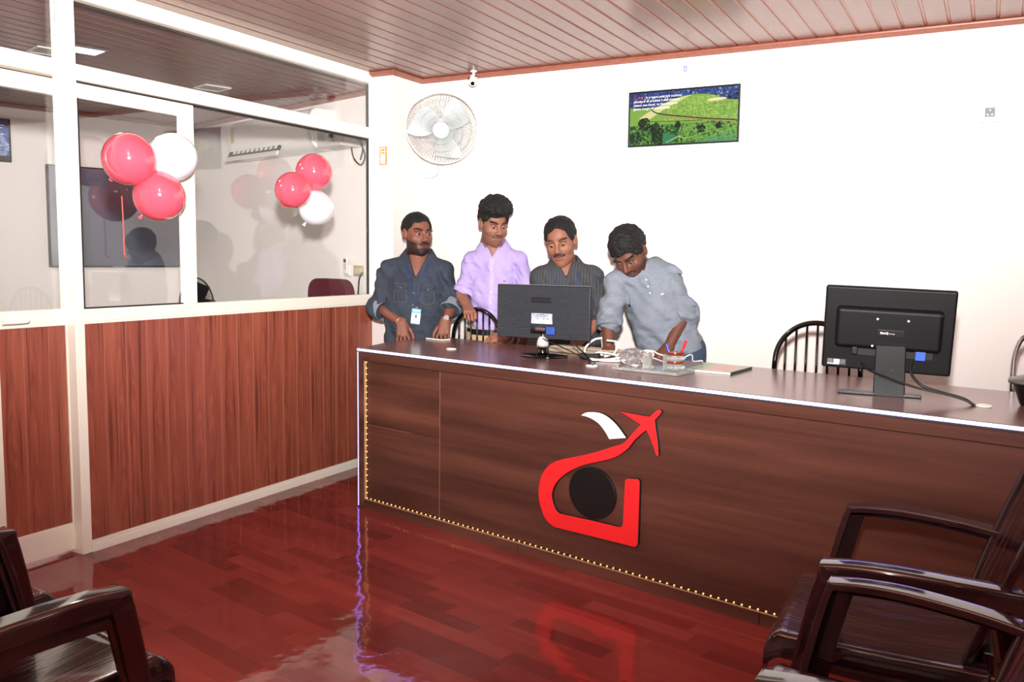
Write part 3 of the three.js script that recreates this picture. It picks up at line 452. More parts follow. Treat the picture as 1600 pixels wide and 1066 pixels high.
// ================================================================ ON THE WALLS
// ---- framed landscape print
{
  const t = thing('framed_picture', 'wide black framed print of a green tea hill with white lettering, on the wall', 'picture', [2.002, 2.227, 0.0]);
  const w = 0.332, h = 0.161;
  add('picture_frame', merge([box(-w, w, h - 0.009, h, 0.001, 0.02, 0.002), box(-w, w, -h, -h + 0.009, 0.001, 0.02, 0.002), box(-w, -w + 0.009, -h + 0.009, h - 0.009, 0.001, 0.02, 0.002), box(w - 0.009, w, -h + 0.009, h - 0.009, 0.001, 0.02, 0.002)]), M.black, t);
  const tex = canvasTex(1024, 512, (c, W, Hh) => {
    const r = rng(3), rgb = (a, b, d) => `rgb(${a},${b},${d})`, NAVY = rgb(34, 54, 104), BLUE = rgb(62, 92, 150), PALE = rgb(140, 164, 196), INK = rgb(18, 30, 62), LEAF = rgb(116, 160, 70), LIME = rgb(150, 178, 88), MEAD = rgb(98, 146, 62), FOREST = rgb(30, 66, 38), MOSS = rgb(58, 110, 54), DARK = rgb(20, 34, 26);
    c.fillStyle = NAVY; c.fillRect(0, 0, W, Hh);
    const blob = (n, f, x0, x1, y0, y1, s0, s1) => { for (let i = 0; i < n; i++) { c.fillStyle = f(r()); const s = s0 + (s1 - s0) * r(); c.beginPath(); c.ellipse(x0 + (x1 - x0) * r(), y0 + (y1 - y0) * r(), s, s * (0.5 + 0.6 * r()), r() * 3, 0, 7); c.fill(); } };
    blob(900, (q) => q < 0.45 ? NAVY : q < 0.85 ? BLUE : PALE, 0, W, 0, 150, 3, 10);
    blob(120, () => INK, 620, W, 70, 150, 4, 13);
    c.fillStyle = LEAF; c.beginPath(); c.moveTo(0, 140); c.bezierCurveTo(120, 160, 220, 175, 330, 120); c.bezierCurveTo(480, 40, 700, 30, 820, 80); c.bezierCurveTo(900, 120, 980, 130, W, 128); c.lineTo(W, Hh); c.lineTo(0, Hh); c.fill();
    blob(900, (q) => q < 0.35 ? LIME : q < 0.7 ? LEAF : MEAD, 330, W, 130, 300, 3, 12); blob(260, (q) => q < 0.5 ? LIME : LEAF, 420, 860, 70, 140, 3, 10);
    c.fillStyle = rgb(196, 200, 140); c.beginPath(); c.moveTo(90, 250); c.bezierCurveTo(240, 150, 420, 70, 600, 52); c.bezierCurveTo(480, 100, 330, 170, 200, 262); c.fill();
    c.fillStyle = rgb(206, 206, 156); c.beginPath(); c.ellipse(830, 112, 90, 15, -0.05, 0, 7); c.fill();
    const line = (col, w, pts) => { c.strokeStyle = col; c.lineWidth = w; c.beginPath(); c.moveTo(pts[0], pts[1]); for (let i = 2; i < pts.length; i += 6) c.bezierCurveTo(pts[i], pts[i + 1], pts[i + 2], pts[i + 3], pts[i + 4], pts[i + 5]); c.stroke(); };
    line(rgb(128, 112, 66), 5, [720, 160, 800, 152, 880, 150, 960, 138]);
    line(rgb(58, 40, 26), 11, [215, 165, 230, 225, 420, 235, 620, 270, 760, 298, 900, 300, W, 322]);
    line(rgb(170, 118, 90), 7, [300, 228, 460, 256, 620, 292, W, 334]);
    line(rgb(50, 44, 28), 6, [180, 285, 300, 292, 500, 296, 700, 302]);
    blob(1400, (q) => q < 0.14 ? FOREST : q < 0.6 ? MOSS : MEAD, 0, W, 322, Hh, 3, 14); blob(300, (q) => q < 0.5 ? LEAF : MEAD, 520, W, 340, 470, 3, 12);
    blob(420, (q) => q < 0.6 ? FOREST : MOSS, 0, 480, 330, Hh, 4, 15);
    const clump = (n, cx, cy, rx, ry) => { for (let i = 0; i < n; i++) { const a = r() * 6.283, q = Math.sqrt(r()), x = cx + rx * q * Math.cos(a), y = cy + ry * q * Math.sin(a); blob(1, (k) => k < 0.7 ? DARK : FOREST, x, x, y, y, 3, 11); } };
    clump(190, 145, 310, 58, 62); clump(120, 255, 360, 46, 60); clump(150, 290, 440, 70, 70); clump(90, 60, 440, 80, 60); clump(60, 470, 330, 24, 30); clump(60, 690, 380, 40, 34); clump(50, 850, 360, 26, 26);
    blob(60, () => FOREST, 420, 1000, 330, 440, 3, 9);
    c.fillStyle = rgb(48, 122, 84); c.beginPath(); c.moveTo(330, 400); c.lineTo(480, 440); c.lineTo(400, Hh); c.lineTo(330, Hh); c.fill();
    line(rgb(190, 182, 136), 6, [360, 500, 400, 480, 440, 460, 480, 444, 500, 450, 530, 460, 560, 470]);
    for (let k = 0; k < 7; k++) line(rgb(70, 136, 96), 7, [640 + k * 30, Hh, 760 + k * 28, 480 + k * 4, 880 + k * 26, 444 + k * 10, 980 + k * 24, 410 + k * 16]);
    c.font = 'bold 29px sans-serif'; c.fillStyle = rgb(200, 22, 40); c.fillText('Munnar', 34, 62); c.fillStyle = rgb(255, 255, 255); c.fillText('is a town and hill station,', 152, 58); c.fillText('situated at around 1,600 meters', 34, 94); c.fillText('above sea level, in the western', 32, 130); c.fillText('ghats range of mountains.', 32, 166);
  });
  
add('print', new THREE.BoxGeometry(2 * w - 0.018, 2 * h - 0.018, 0.006).translate(0, 0, 0.012), phys({ map: tex, color: 0xc4c4c4, roughness: 0.25 }), t);
}
// ---- white wall fan
{
  const ax = V(0.42, -0.36, 0.83).normalize(), t = thing('wall_fan', 'white wall fan with a round wire cage, tilted down over the corner', 'fan', [0.44, 2.226, 0.0]);
  const wp = phys({ color: 0xd4d8d8, roughness: 0.3 }), wire = phys({ color: 0xa6adad, roughness: 0.35 }), head = new THREE.Group(); head.name = 'fan_head'; head.position.set(0.02, 0.0, 0.2); t.add(head);
  head.quaternion.setFromUnitVectors(V(0, 0, 1), ax);
  const R = 0.232, dome = (z) => { const g = []; for (let k = 0; k < 72; k++) { const a = k * Math.PI / 36, p = []; for (let j = 0; j <= 6; j++) { const q = 0.05 + (R - 0.05) * j / 6; p.push([q * Math.cos(a), q * Math.sin(a), z * (1 - (q / R) ** 3)]); } g.push(tube(p, 0.0011, 8, 4)); } for (const q of [0.09, 0.14, 0.19]) g.push(new THREE.TorusGeometry(q, 0.0013, 5, 64).translate(0, 0, z * (1 - (q / R) ** 3))); return merge(g); };
  add('front_cage', dome(0.062), wire, head); add('rear_cage', dome(-0.062), wire, head);
  add('cage_ring', merge([new THREE.TorusGeometry(R, 0.0045, 8, 72).translate(0, 0, 0.004), new THREE.TorusGeometry(R, 0.0045, 8, 72).translate(0, 0, -0.006)]), wp, head);
  add('front_badge', lathe([[0, 0.07], [0.03, 0.07], [0.052, 0.062], [0.052, 0.055], [0, 0.055]], 32).rotateX(Math.PI / 2), wp, head);
  add('motor', lathe([[0, -0.16], [0.04, -0.155], [0.055, -0.12], [0.055, -0.07], [0, -0.06]], 28).rotateX(Math.PI / 2), wp, head);
  add('hub', cyl(0.03, 0.034, 0.05, 24).rotateX(Math.PI / 2), wp, head);
  const blade = () => { const g = new THREE.PlaneGeometry(0.17, 0.15, 10, 8), p = g.attributes.position; for (let i = 0; i < p.count; i++) { const x = p.getX(i) + 0.085 + 0.02, y0 = p.getY(i), f = (x - 0.02) / 0.17, y = y0 * (0.45 + 0.75 * Math.sin(f * 2.1)) + 0.03 * f; p.setXYZ(i, x, y, y * 0.45 + 0.01 * Math.sin(y * 30)); } g.computeVertexNormals(); return g; };
  const bg = blade(), bm = phys({ color: 0xdfe6e6, roughness: 0.25, transmission: 0.35, side: THREE.DoubleSide });
  for (let k = 0; k < 3; k++) { const b = add('blade', bg, bm, head); b.rotation.z = k * 2.094 + 0.5; }
  add('wall_bracket', merge([box(-0.05, 0.05, -0.12, 0.02, 0.001, 0.03, 0.008), tube([[0, -0.06, 0.02], [0, -0.07, 0.09], [-0.01, -0.02, 0.13]], 0.022, 16, 12)]), wp, t);
  add('pull_cord', tube([[-0.07, -0.2, 0.12], [-0.1, -0.27, 0.06], [-0.2, -0.3, 0.02], [-0.33, -0.26, 0.004]], 0.002, 30, 6), wire, t);
}
{
  const t = thing('wall_regulator', 'narrow orange and white fan switch plate on the wall, left below the fan', 'switch', [0.062, 2.07, 0.3281]);
  const or = phys({ color: 0xe0883c, roughness: 0.35 });
  t.position.set(0.092, 2.052, 0.3281);
  add('orange_border', merge([box(-0.026, 0.026, 0.052, 0.058, 0, 0.012, 0.001), box(-0.026, 0.026, -0.058, -0.052, 0, 0.012, 0.001), box(-0.026, -0.02, -0.052, 0.052, 0, 0.012, 0.001), box(0.02, 0.026, -0.052, 0.052, 0, 0.012, 0.001)]), or, t);
  add('plate', box(-0.02, 0.02, -0.052, 0.052, 0, 0.009, 0.001), phys({ color: 0xf3e6d2, roughness: 0.35 }), t);
  add('rocker', box(-0.013, 0.013, 0.03, 0.044, 0.0085, 0.013, 0.001), or, t); add('rocker', box(-0.013, 0.013, 0.012, 0.024, 0.0085, 0.013, 0.001), or, t);
  add('dial', cyl(0.015, 0.016, 0.012, 24).rotateX(Math.PI / 2).translate(0, -0.022, 0.0145), M.whitePlastic, t);
}
{
  const t = thing('security_camera', 'small white security camera hanging below the ceiling trim, right of the fan', 'camera', [0.63, H - 0.03, 0.09]);
  add('mount', merge([cyl(0.022, 0.022, 0.006, 20).translate(0, 0.027, 0), cyl(0.007, 0.007, 0.03, 12).translate(0, 0.01, 0)]), M.whitePlastic, t);
  const b = add('camera_body', lathe([[0, -0.04], [0.024, -0.04], [0.028, -0.03], [0.028, 0.03], [0.022, 0.038], [0, 0.04]], 28).rotateX(Math.PI / 2), M.whitePlastic, t); b.position.set(0, -0.03, 0.005); b.rotation.set(0.7, 0.35, 0);
  add('lens', cyl(0.013, 0.013, 0.006, 20).rotateX(Math.PI / 2).translate(0, 0, 0.042), M.blackGloss, b); add('hinge_knob', cyl(0.006, 0.006, 0.058, 12).rotateZ(Math.PI / 2).translate(0, 0.018, -0.01), M.black, b);
}
{
  const t = thing('bulb_holder', 'tiny wall bracket with wires above the landscape print', 'lamp holder', [2.013, 2.5, 0.0]);
  add('holder', lathe([[0, -0.022], [0.008, -0.02], [0.012, 0], [0.01, 0.012], [0, 0.014]], 16).translate(0, 0, 0.018), phys({ color: 0x8f97b8, roughness: 0.3 }), t);
  add('wire', merge([tube([[0, 0.012, 0.012], [-0.02, 0.02, 0.008], [-0.045, 0.018, 0.004], [-0.05, 0.004, 0.002]], 0.0015, 16, 5), tube([[0, 0.012, 0.012], [0.02, 0.022, 0.006], [0.03, 0.018, 0.002]], 0.0015, 12, 5)]), M.whiteCable, t);
}
{
  const t = thing('wall_socket', 'square white wall socket with a dark centre, high on the wall at right', 'socket', [3.577, 2.146, 0.0]);
  add('plate', box(-0.047, 0.047, -0.047, 0.047, 0.0005, 0.014, 0.003), phys({ color: 0xbdb9ae, roughness: 0.4 }), t);
  add('socket_rim', merge([box(-0.027, 0.027, 0.021, 0.027, 0.013, 0.017), box(-0.027, 0.027, -0.027, -0.021, 0.013, 0.017), box(-0.027, -0.021, -0.021, 0.021, 0.013, 0.017), box(0.021, 0.027, -0.021, 0.021, 0.013, 0.017)]), phys({ color: 0x84888a, roughness: 0.35 }), t);
  add('socket_face', box(-0.021, 0.021, -0.021, 0.021, 0.013, 0.0145), phys({ color: 0x22252a, roughness: 0.4 }), t);
  for (const [x, y] of [[0, 0.011], [-0.01, -0.01], [0.01, -0.01]]) add('pin_hole', cyl(0.0038, 0.0038, 0.002, 12).rotateX(Math.PI / 2).translate(x, y, 0.0152), M.whitePlastic, t);
}
// ---- hoop-back chairs behind the counter
function hoopChair(label, pos, turn) {
  const t = thing('hoop_back_chair', label, 'chair', pos, turn, 'black hoop-back metal chairs behind the counter'), m = M.blackGloss, W = 0.205, top = 1.08;
  const hoop = [V(-W + 0.02, 0.44, 0)]; for (const y of [0.6, 0.78]) hoop.push(V(-W, y, 0)); for (let k = 0; k <= 10; k++) { const a = Math.PI - k * Math.PI / 10; hoop.push(V(W * Math.cos(a), 0.885 + (top - 0.885) * Math.sin(a), 0)); } for (const y of [0.78, 0.6]) hoop.push(V(W, y, 0)); hoop.push(V(W - 0.02, 0.44, 0));
  add('hoop', tube(hoop, 0.0125, 90, 12), m, t);
  for (let k = -3; k <= 3; k++) { const x = k * 0.051, y1 = 0.885 + (top - 0.885) * Math.sqrt(1 - (x / W) ** 2) - 0.005; add('spindle', tube([[x * 0.85, 0.45, 0.01], [x, 0.7, 0], [x, y1, 0]], 0.0062, 16, 8), m, t); }
  add('seat', lathe([[0, 0.42], [0.18, 0.42], [0.205, 0.43], [0.205, 0.455], [0.18, 0.468], [0, 0.47]], 40).translate(0, 0, 0.19), phys({ color: 0x2a1714, roughness: 0.5 }), t);
  for (const [x, z] of [[-1, 0.02], [1, 0.02], [-1, 0.34], [1, 0.34]]) add('leg', tube([[x * 0.14, 0.43, z], [x * 0.185, 0.004, z + (z > 0.2 ? 0.03 : -0.03)]], 0.011, 8, 10), m, t);
  add('foot_ring', new THREE.TorusGeometry(0.17, 0.006, 8, 40).rotateX(Math.PI / 2).translate(0, 0.2, 0.18), m, t);
  return t;
}
hoopChair('black hoop-back metal chair gripped by the man in the lilac shirt', onTop(0.075, -0.88, 0), -TH);
hoopChair('black hoop-back metal chair half hidden by the right monitor', onTop(2.185, -0.95, 0), -TH).scale.y = 1.03;
{
  const t = thing('tube_frame_chair', 'chair with a bent chrome tube back behind the counter, at the right edge', 'chair', onTop(3.14, -1.1, 0), -TH);
  add('back_tube', tube([[-0.15, 0.45, 0.02], [-0.158, 0.8, 0.01], [-0.158, 1.03, 0], [-0.13, 1.095, 0], [-0.06, 1.105, 0], [0.06, 1.105, 0], [0.13, 1.095, 0], [0.158, 1.03, 0], [0.158, 0.8, 0.01], [0.15, 0.45, 0.02]], 0.011, 90, 10), M.chrome, t);
  add('seat', box(-0.19, 0.19, 0.42, 0.46, 0.0, 0.32, 0.015), M.blackMatte, t);
  for (const [x, z] of [[-1, 0], [1, 0], [-1, 0.3], [1, 0.3]]) add('leg', tube([[x * 0.16, 0.42, z], [x * 0.19, 0.003, z]], 0.011, 6, 10), M.chrome, t);
}
// ================================================================ BEHIND THE GLASS
const put = (t, a, y, b, turn = 0) => { t.position.copy(inRoom(a, y, b)); t.rotation.y = -ANG + turn; return t; };
{
  const t = put(thing('air_conditioner', 'white split air conditioner with its black-slotted flap open, high behind the glass', 'air conditioner'), 1.68, 2.19, 0.002);
  const s = new THREE.Shape(); s.moveTo(0, 0.02); s.lineTo(0, 0.31); s.lineTo(0.15, 0.31); s.quadraticCurveTo(0.215, 0.3, 0.222, 0.2); s.lineTo(0.215, 0.09); s.quadraticCurveTo(0.2, 0.02, 0.12, 0.0); s.lineTo(0.02, 0.0); s.closePath();
  add('casing', new THREE.ExtrudeGeometry(s, { depth: 1.2, bevelEnabled: true, bevelThickness: 0.012, bevelSize: 0.01, bevelOffset: -0.01, bevelSegments: 3 }).rotateY(-Math.PI / 2).translate(0.6, 0, 0), M.whitePlastic, t);
  const sl = new THREE.Group(); sl.name = 'louvre'; t.add(sl); sl.position.set(-0.22, 0.045, 0.205); sl.rotation.x = -0.5;
  add('slot', box(-0.4, 0.4, -0.034, 0.05, -0.006, 0.008), M.black, sl); for (let k = 0; k < 10; k++) add('vane', box(-0.3275 + k * 0.072, -0.2875 + k * 0.072, -0.014, 0.012, 0.0055, 0.012, 0.003), M.whitePlastic, sl);
  add('flap', box(-0.41, 0.41, -0.075, -0.036, 0.0, 0.012, 0.003), M.whitePlastic, sl);
  add('energy_sticker', box(-0.57, -0.51, 0.13, 0.25, 0.214, 0.2235), std({ color: 0xb9a878, roughness: 0.5 }), t);
  const q = put(thing('voltage_stabiliser', 'small pale box with a black display, right of the air conditioner', 'stabiliser'), 2.5, 2.19, 0.002);
  add('casing', box(-0.17, 0.15, 0, 0.15, 0.0, 0.19, 0.02), phys({ color: 0xd6d4d0, roughness: 0.4 }), q); add('display', box(-0.02, 0.05, 0.06, 0.09, 0.189, 0.1925, 0.001), M.black, q);
  tag(add('power_cable', tube([inRoom(2.63, 2.28, 0.1), inRoom(2.72, 2.22, 0.08), inRoom(2.74, 2.12, 0.05), inRoom(2.68, 2.06, 0.04), inRoom(2.6, 2.12, 0.05), inRoom(2.6, 2.22, 0.06), inRoom(2.66, 2.26, 0.05), inRoom(2.7, 2.18, 0.04), inRoom(2.66, 2.1, 0.03)], 0.006, 120, 8), M.darkCable), 'dark looped cable hanging beside the pale box next to the air conditioner', 'cable');
}
{
  const t = put(thing('television', 'large dark television screen on the wall behind the glass', 'television'), 0.004, 1.698, 0.755, Math.PI / 2);
  add('screen_frame', box(-0.565, 0.565, -0.43, 0.43, 0, 0.05, 0.006), M.black, t); add('screen', box(-0.553, 0.553, -0.416, 0.418, 0.0495, 0.052, 0.001), phys({ color: 0x565c6e, roughness: 0.06 }), t);
  add('brand_mark', box(-0.05, 0.05, -0.425, -0.419, 0.05, 0.0525), phys({ color: 0x9a9ca0, roughness: 0.3 }), t);
}
{
  const t = put(thing('framed_picture', 'blue framed poster on the wall behind the door glass, at the left edge', 'picture'), 0.002, 2.293, 1.925, Math.PI / 2);
  add('picture_frame', merge([box(-0.35, 0.35, 0.16, 0.173, 0, 0.022), box(-0.35, 0.35, -0.173, -0.16, 0, 0.022), box(-0.35, -0.337, -0.16, 0.16, 0, 0.022), box(0.337, 0.35, -0.16, 0.16, 0, 0.022)]), M.black, t);
  add('print', new THREE.BoxGeometry(0.674, 0.32, 0.006).translate(0, 0, 0.011), phys({ roughness: 0.3, map: canvasTex(512, 256, (c, W, Hh) => { const r = rng(8); c.fillStyle = '#5a72c0'; c.fillRect(0, 0, W, Hh); c.fillStyle = '#2b3f86'; c.fillRect(0, 0, W, 44); c.fillStyle = '#9fb4e4'; c.beginPath(); c.ellipse(400, 170, 110, 100, 0, 0, 7); c.fill(); for (let i = 0; i < 260; i++) { c.fillStyle = ['#cdd8f2', '#31457e', '#6a6f88', '#7f95d8'][Math.floor(r() * 4)]; c.fillRect(r() * W, 60 + r() * 190, 6 + r() * 22, 3 + r() * 9); } c.fillStyle = '#3d3a40'; c.fillRect(0, 226, W, 30); c.fillStyle = '#e8eefc'; c.fillRect(300, 30, 190, 6); c.fillRect(330, 46, 150, 5); }) }), t);
}
{
  const t = put(thing('pedestal_fan', 'black pedestal fan whose cage shows above the sill behind the glass', 'fan'), 1.29, 0, 0.6, 0.15), R = 0.23, y = 0.975;
  const head = new THREE.Group(); head.name = 'fan_head'; head.position.set(0, y, 0.05); t.add(head);
  const g = []; for (const z of [0.06, -0.06]) for (let k = 0; k < 60; k++) { const a = k * Math.PI / 30, p = []; for (let j = 0; j <= 4; j++) { const q = 0.04 + (R - 0.04) * j / 4; p.push([q * Math.cos(a), q * Math.sin(a), z * (1 - (q / R) ** 3)]); } g.push(tube(p, 0.0012, 6, 4)); }
  add('cage', merge(g), M.black, head); add('cage_ring', new THREE.TorusGeometry(R, 0.006, 8, 64), M.black, head);
  add('motor', lathe([[0, -0.17], [0.05, -0.16], [0.06, -0.07], [0, -0.06]], 24).rotateX(Math.PI / 2), M.black, head);
  const bg = new THREE.PlaneGeometry(0.18, 0.15, 8, 6), p = bg.attributes.position; for (let i = 0; i < p.count; i++) { const x = p.getX(i) + 0.11, yy = p.getY(i) * (0.5 + 2.4 * x); p.setXYZ(i, x, yy, yy * 0.4); } bg.computeVertexNormals();
  for (let k = 0; k < 3; k++) add('blade', bg, phys({ color: 0x1b1b1d, roughness: 0.3, side: THREE.DoubleSide }), head).rotation.z = k * 2.094 + 1.2;
  add('pole', cyl(0.014, 0.018, y - 0.02, 16).translate(0, (y - 0.02) / 2 + 0.01, -0.03), M.black, t); add('base', lathe([[0, 0], [0.19, 0], [0.2, 0.01], [0.19, 0.025], [0.05, 0.05], [0, 0.055]], 40).translate(0, 0, -0.03), M.black, t);
}
{
  const t = put(thing('office_chair', 'maroon fabric office chair whose rounded back shows above the sill', 'chair'), 2.62, 0, 0.27, Math.PI), cloth = std({ color: 0x5a1324, roughness: 0.9, bumpMap: floatTex(256, 256, (u, v) => N2.fbm(u * 60, v * 60, 60, 60, 2), 6, 6), bumpScale: 0.0008 });
  const s = new THREE.Shape(), W = 0.235, h = 0.3, r = 0.11; s.moveTo(-W + r, -h); s.lineTo(W - r, -h); s.quadraticCurveTo(W, -h, W, -h + r); s.lineTo(W, h - r); s.quadraticCurveTo(W, h, W - r, h); s.lineTo(-W + r, h); s.quadraticCurveTo(-W, h, -W, h - r); s.lineTo(-W, -h + r); s.quadraticCurveTo(-W, -h, -W + r, -h);
  add('backrest', new THREE.ExtrudeGeometry(s, { depth: 0.05, bevelEnabled: true, bevelThickness: 0.015, bevelSize: 0.015, bevelSegments: 4 }).translate(0, 0.915, -0.025), cloth, t);
  add('seat', box(-0.24, 0.24, 0.43, 0.5, -0.52, -0.06, 0.035), cloth, t); add('back_bar', box(-0.03, 0.03, 0.4, 0.75, 0.03, 0.05, 0.005), M.black, t);
  add('pedestal', merge([cyl(0.025, 0.03, 0.36, 16).translate(0, 0.26, -0.28), ...Array.from({ length: 5 }, (_, k) => box(0, 0.26, 0.06, 0.09, -0.02, 0.02, 0.008).rotateY(k * 1.2566).translate(0, 0, -0.28)), ...Array.from({ length: 5 }, (_, k) => new THREE.SphereGeometry(0.03, 12, 8).translate(0.25 * Math.cos(k * 1.2566), 0.031, -0.28 - 0.25 * Math.sin(k * 1.2566)))]), M.black, t);
}
{
  const t = put(thing('remote_control', 'white remote control in a wall holder behind the glass, above the maroon chair', 'remote'), 2.465, 1.31, 0.002);
  add('holder', box(-0.03, 0.03, -0.065, 0.02, 0, 0.02, 0.004), M.whitePlastic, t); add('remote_body', box(-0.024, 0.024, -0.05, 0.075, 0.0205, 0.036, 0.005), M.whitePlastic, t); add('remote_screen', box(-0.015, 0.015, 0.035, 0.062, 0.0355, 0.0365), M.black, t);
  for (let k = 0; k < 6; k++) add('button', box(-0.014 + (k % 2) * 0.017, -0.003 + (k % 2) * 0.017, 0.018 - Math.floor(k / 2) * 0.016, 0.026 - Math.floor(k / 2) * 0.016, 0.0355, 0.038, 0.001), phys({ color: 0x8f9aa8, roughness: 0.4 }), t);
  const q = put(thing('switch_plate', 'beige switch plate on the wall behind the glass, right of the remote', 'switch'), 2.6, 1.285, 0.002);
  add('plate', box(-0.06, 0.06, -0.04, 0.04, 0, 0.01, 0.002), phys({ color: 0xb8a98c, roughness: 0.45 }), q); for (let k = 0; k < 4; k++) add('rocker', box(-0.048 + k * 0.025, -0.028 + k * 0.025, -0.022, 0.022, 0.0095, 0.014, 0.002), phys({ color: 0xd2c6ac, roughness: 0.4 }), q);
  tag(add('wall_cable', tube([inRoom(2.66, 1.275, 0.014), inRoom(2.645, 1.24, 0.03), inRoom(2.62, 1.15, 0.025), inRoom(2.6, 0.9, 0.02), inRoom(2.59, 0.4, 0.02)], 0.006, 40, 8), M.darkCable), 'dark cable hanging from the beige switch plate behind the glass', 'cable');
}
// ---- balloons on the partition
{
  const red = phys({ color: 0xec5c70, roughness: 0.12, clearcoat: 0.6, clearcoatRoughness: 0.04, transmission: 0.12 }), white = phys({ color: 0xf1eef4, roughness: 0.14, clearcoat: 0.6, clearcoatRoughness: 0.04, transmission: 0.12 });
  const bl = (r) => { const p = []; for (let k = 0; k <= 28; k++) { const a = k * Math.PI / 28, q = 1 + 0.09 * Math.cos(a) ** 3 * (Math.cos(a) < 0 ? 1 : 0.2); p.push([Math.max(0.0001, r * Math.sin(a)), -r * Math.cos(a) * q * 1.02]); } return lathe(p, 40); };
  const make = (label, x, y, z, r, m, tilt, turn) => { const t = thing('balloon', label, 'balloon', [x, y, z], 0, 'balloons on the glazed partition'); add('balloon_skin', bl(r), m, t); add('knot', lathe([[0, 0.0], [0.006, -0.002], [0.005, -0.009], [0.011, -0.02], [0.008, -0.022], [0, -0.019]], 16).translate(0, -r * 1.1, 0), m, t); t.rotation.set(0, turn, tilt, 'YXZ'); return t; };
  make('upper red balloon of the left cluster, beside the white one', 0.125, 1.832, 2.297, 0.119, red, -0.9, 0.1);
  make('white balloon of the left cluster, in front of the sash stile', 0.125, 1.866, 2.052, 0.114, white, -1.0, -0.3);
  make('lower red balloon of the left cluster, above the dark television', 0.145, 1.673, 2.151, 0.118, red, -0.8, 0.3);
  make('upper red balloon of the right cluster', 0.12, 1.884, 1.036, 0.106, red, -1.1, 0.1);
  make('lower left red balloon of the right cluster', 0.135, 1.766, 1.231, 0.101, red, -0.8, -0.2);
  make('white balloon at the bottom of the right cluster', 0.12, 1.679, 1.017, 0.104, white, -0.7, 0.2);
  tag(add('balloon_ribbon', tube([[0.05, 1.665, 2.285], [0.052, 1.56, 2.283], [0.05, 1.46, 2.28], [0.052, 1.383, 2.278], [0.05, 1.378, 2.262]], 0.0032, 40, 6), phys({ color: 0xd8432e, roughness: 0.35 })), 'thin red ribbon hanging below the left balloon cluster', 'ribbon');
}
// ================================================================ PEOPLE
const smin = (a, b, k) => { const h = Math.max(k - Math.abs(a - b), 0) / k; return Math.min(a, b) - h * h * k * 0.25; };
const smax = (a, b, k) => -smin(-a, -b, k);
function cap(ax, ay, az, bx, by, bz, ra, rb) {   // tapered capsule
  const dx = bx - ax, dy = by - ay, dz = bz - az, L2 = dx * dx + dy * dy + dz * dz || 1e-9;
  return (x, y, z) => { const px = x - ax, py = y - ay, pz = z - az, t = Math.min(1, Math.max(0, (px * dx + py * dy + pz * dz) / L2)), ex = px - dx * t, ey = py - dy * t, ez = pz - dz * t; return Math.sqrt(ex * ex + ey * ey + ez * ez) - (ra + (rb - ra) * t); };
}
const capV = (a, b, ra, rb) => cap(a.x, a.y, a.z, b.x, b.y, b.z, ra, rb);
function ell(cx, cy, cz, rx, ry, rz) { return (x, y, z) => { const a = (x - cx) / rx, b = (y - cy) / ry, c = (z - cz) / rz, k0 = Math.sqrt(a * a + b * b + c * c), d = a / rx, e = b / ry, f = c / rz, k1 = Math.sqrt(d * d + e * e + f * f); return k1 < 1e-9 ? -Math.min(rx, ry, rz) : k0 * (k0 - 1) / k1; }; }
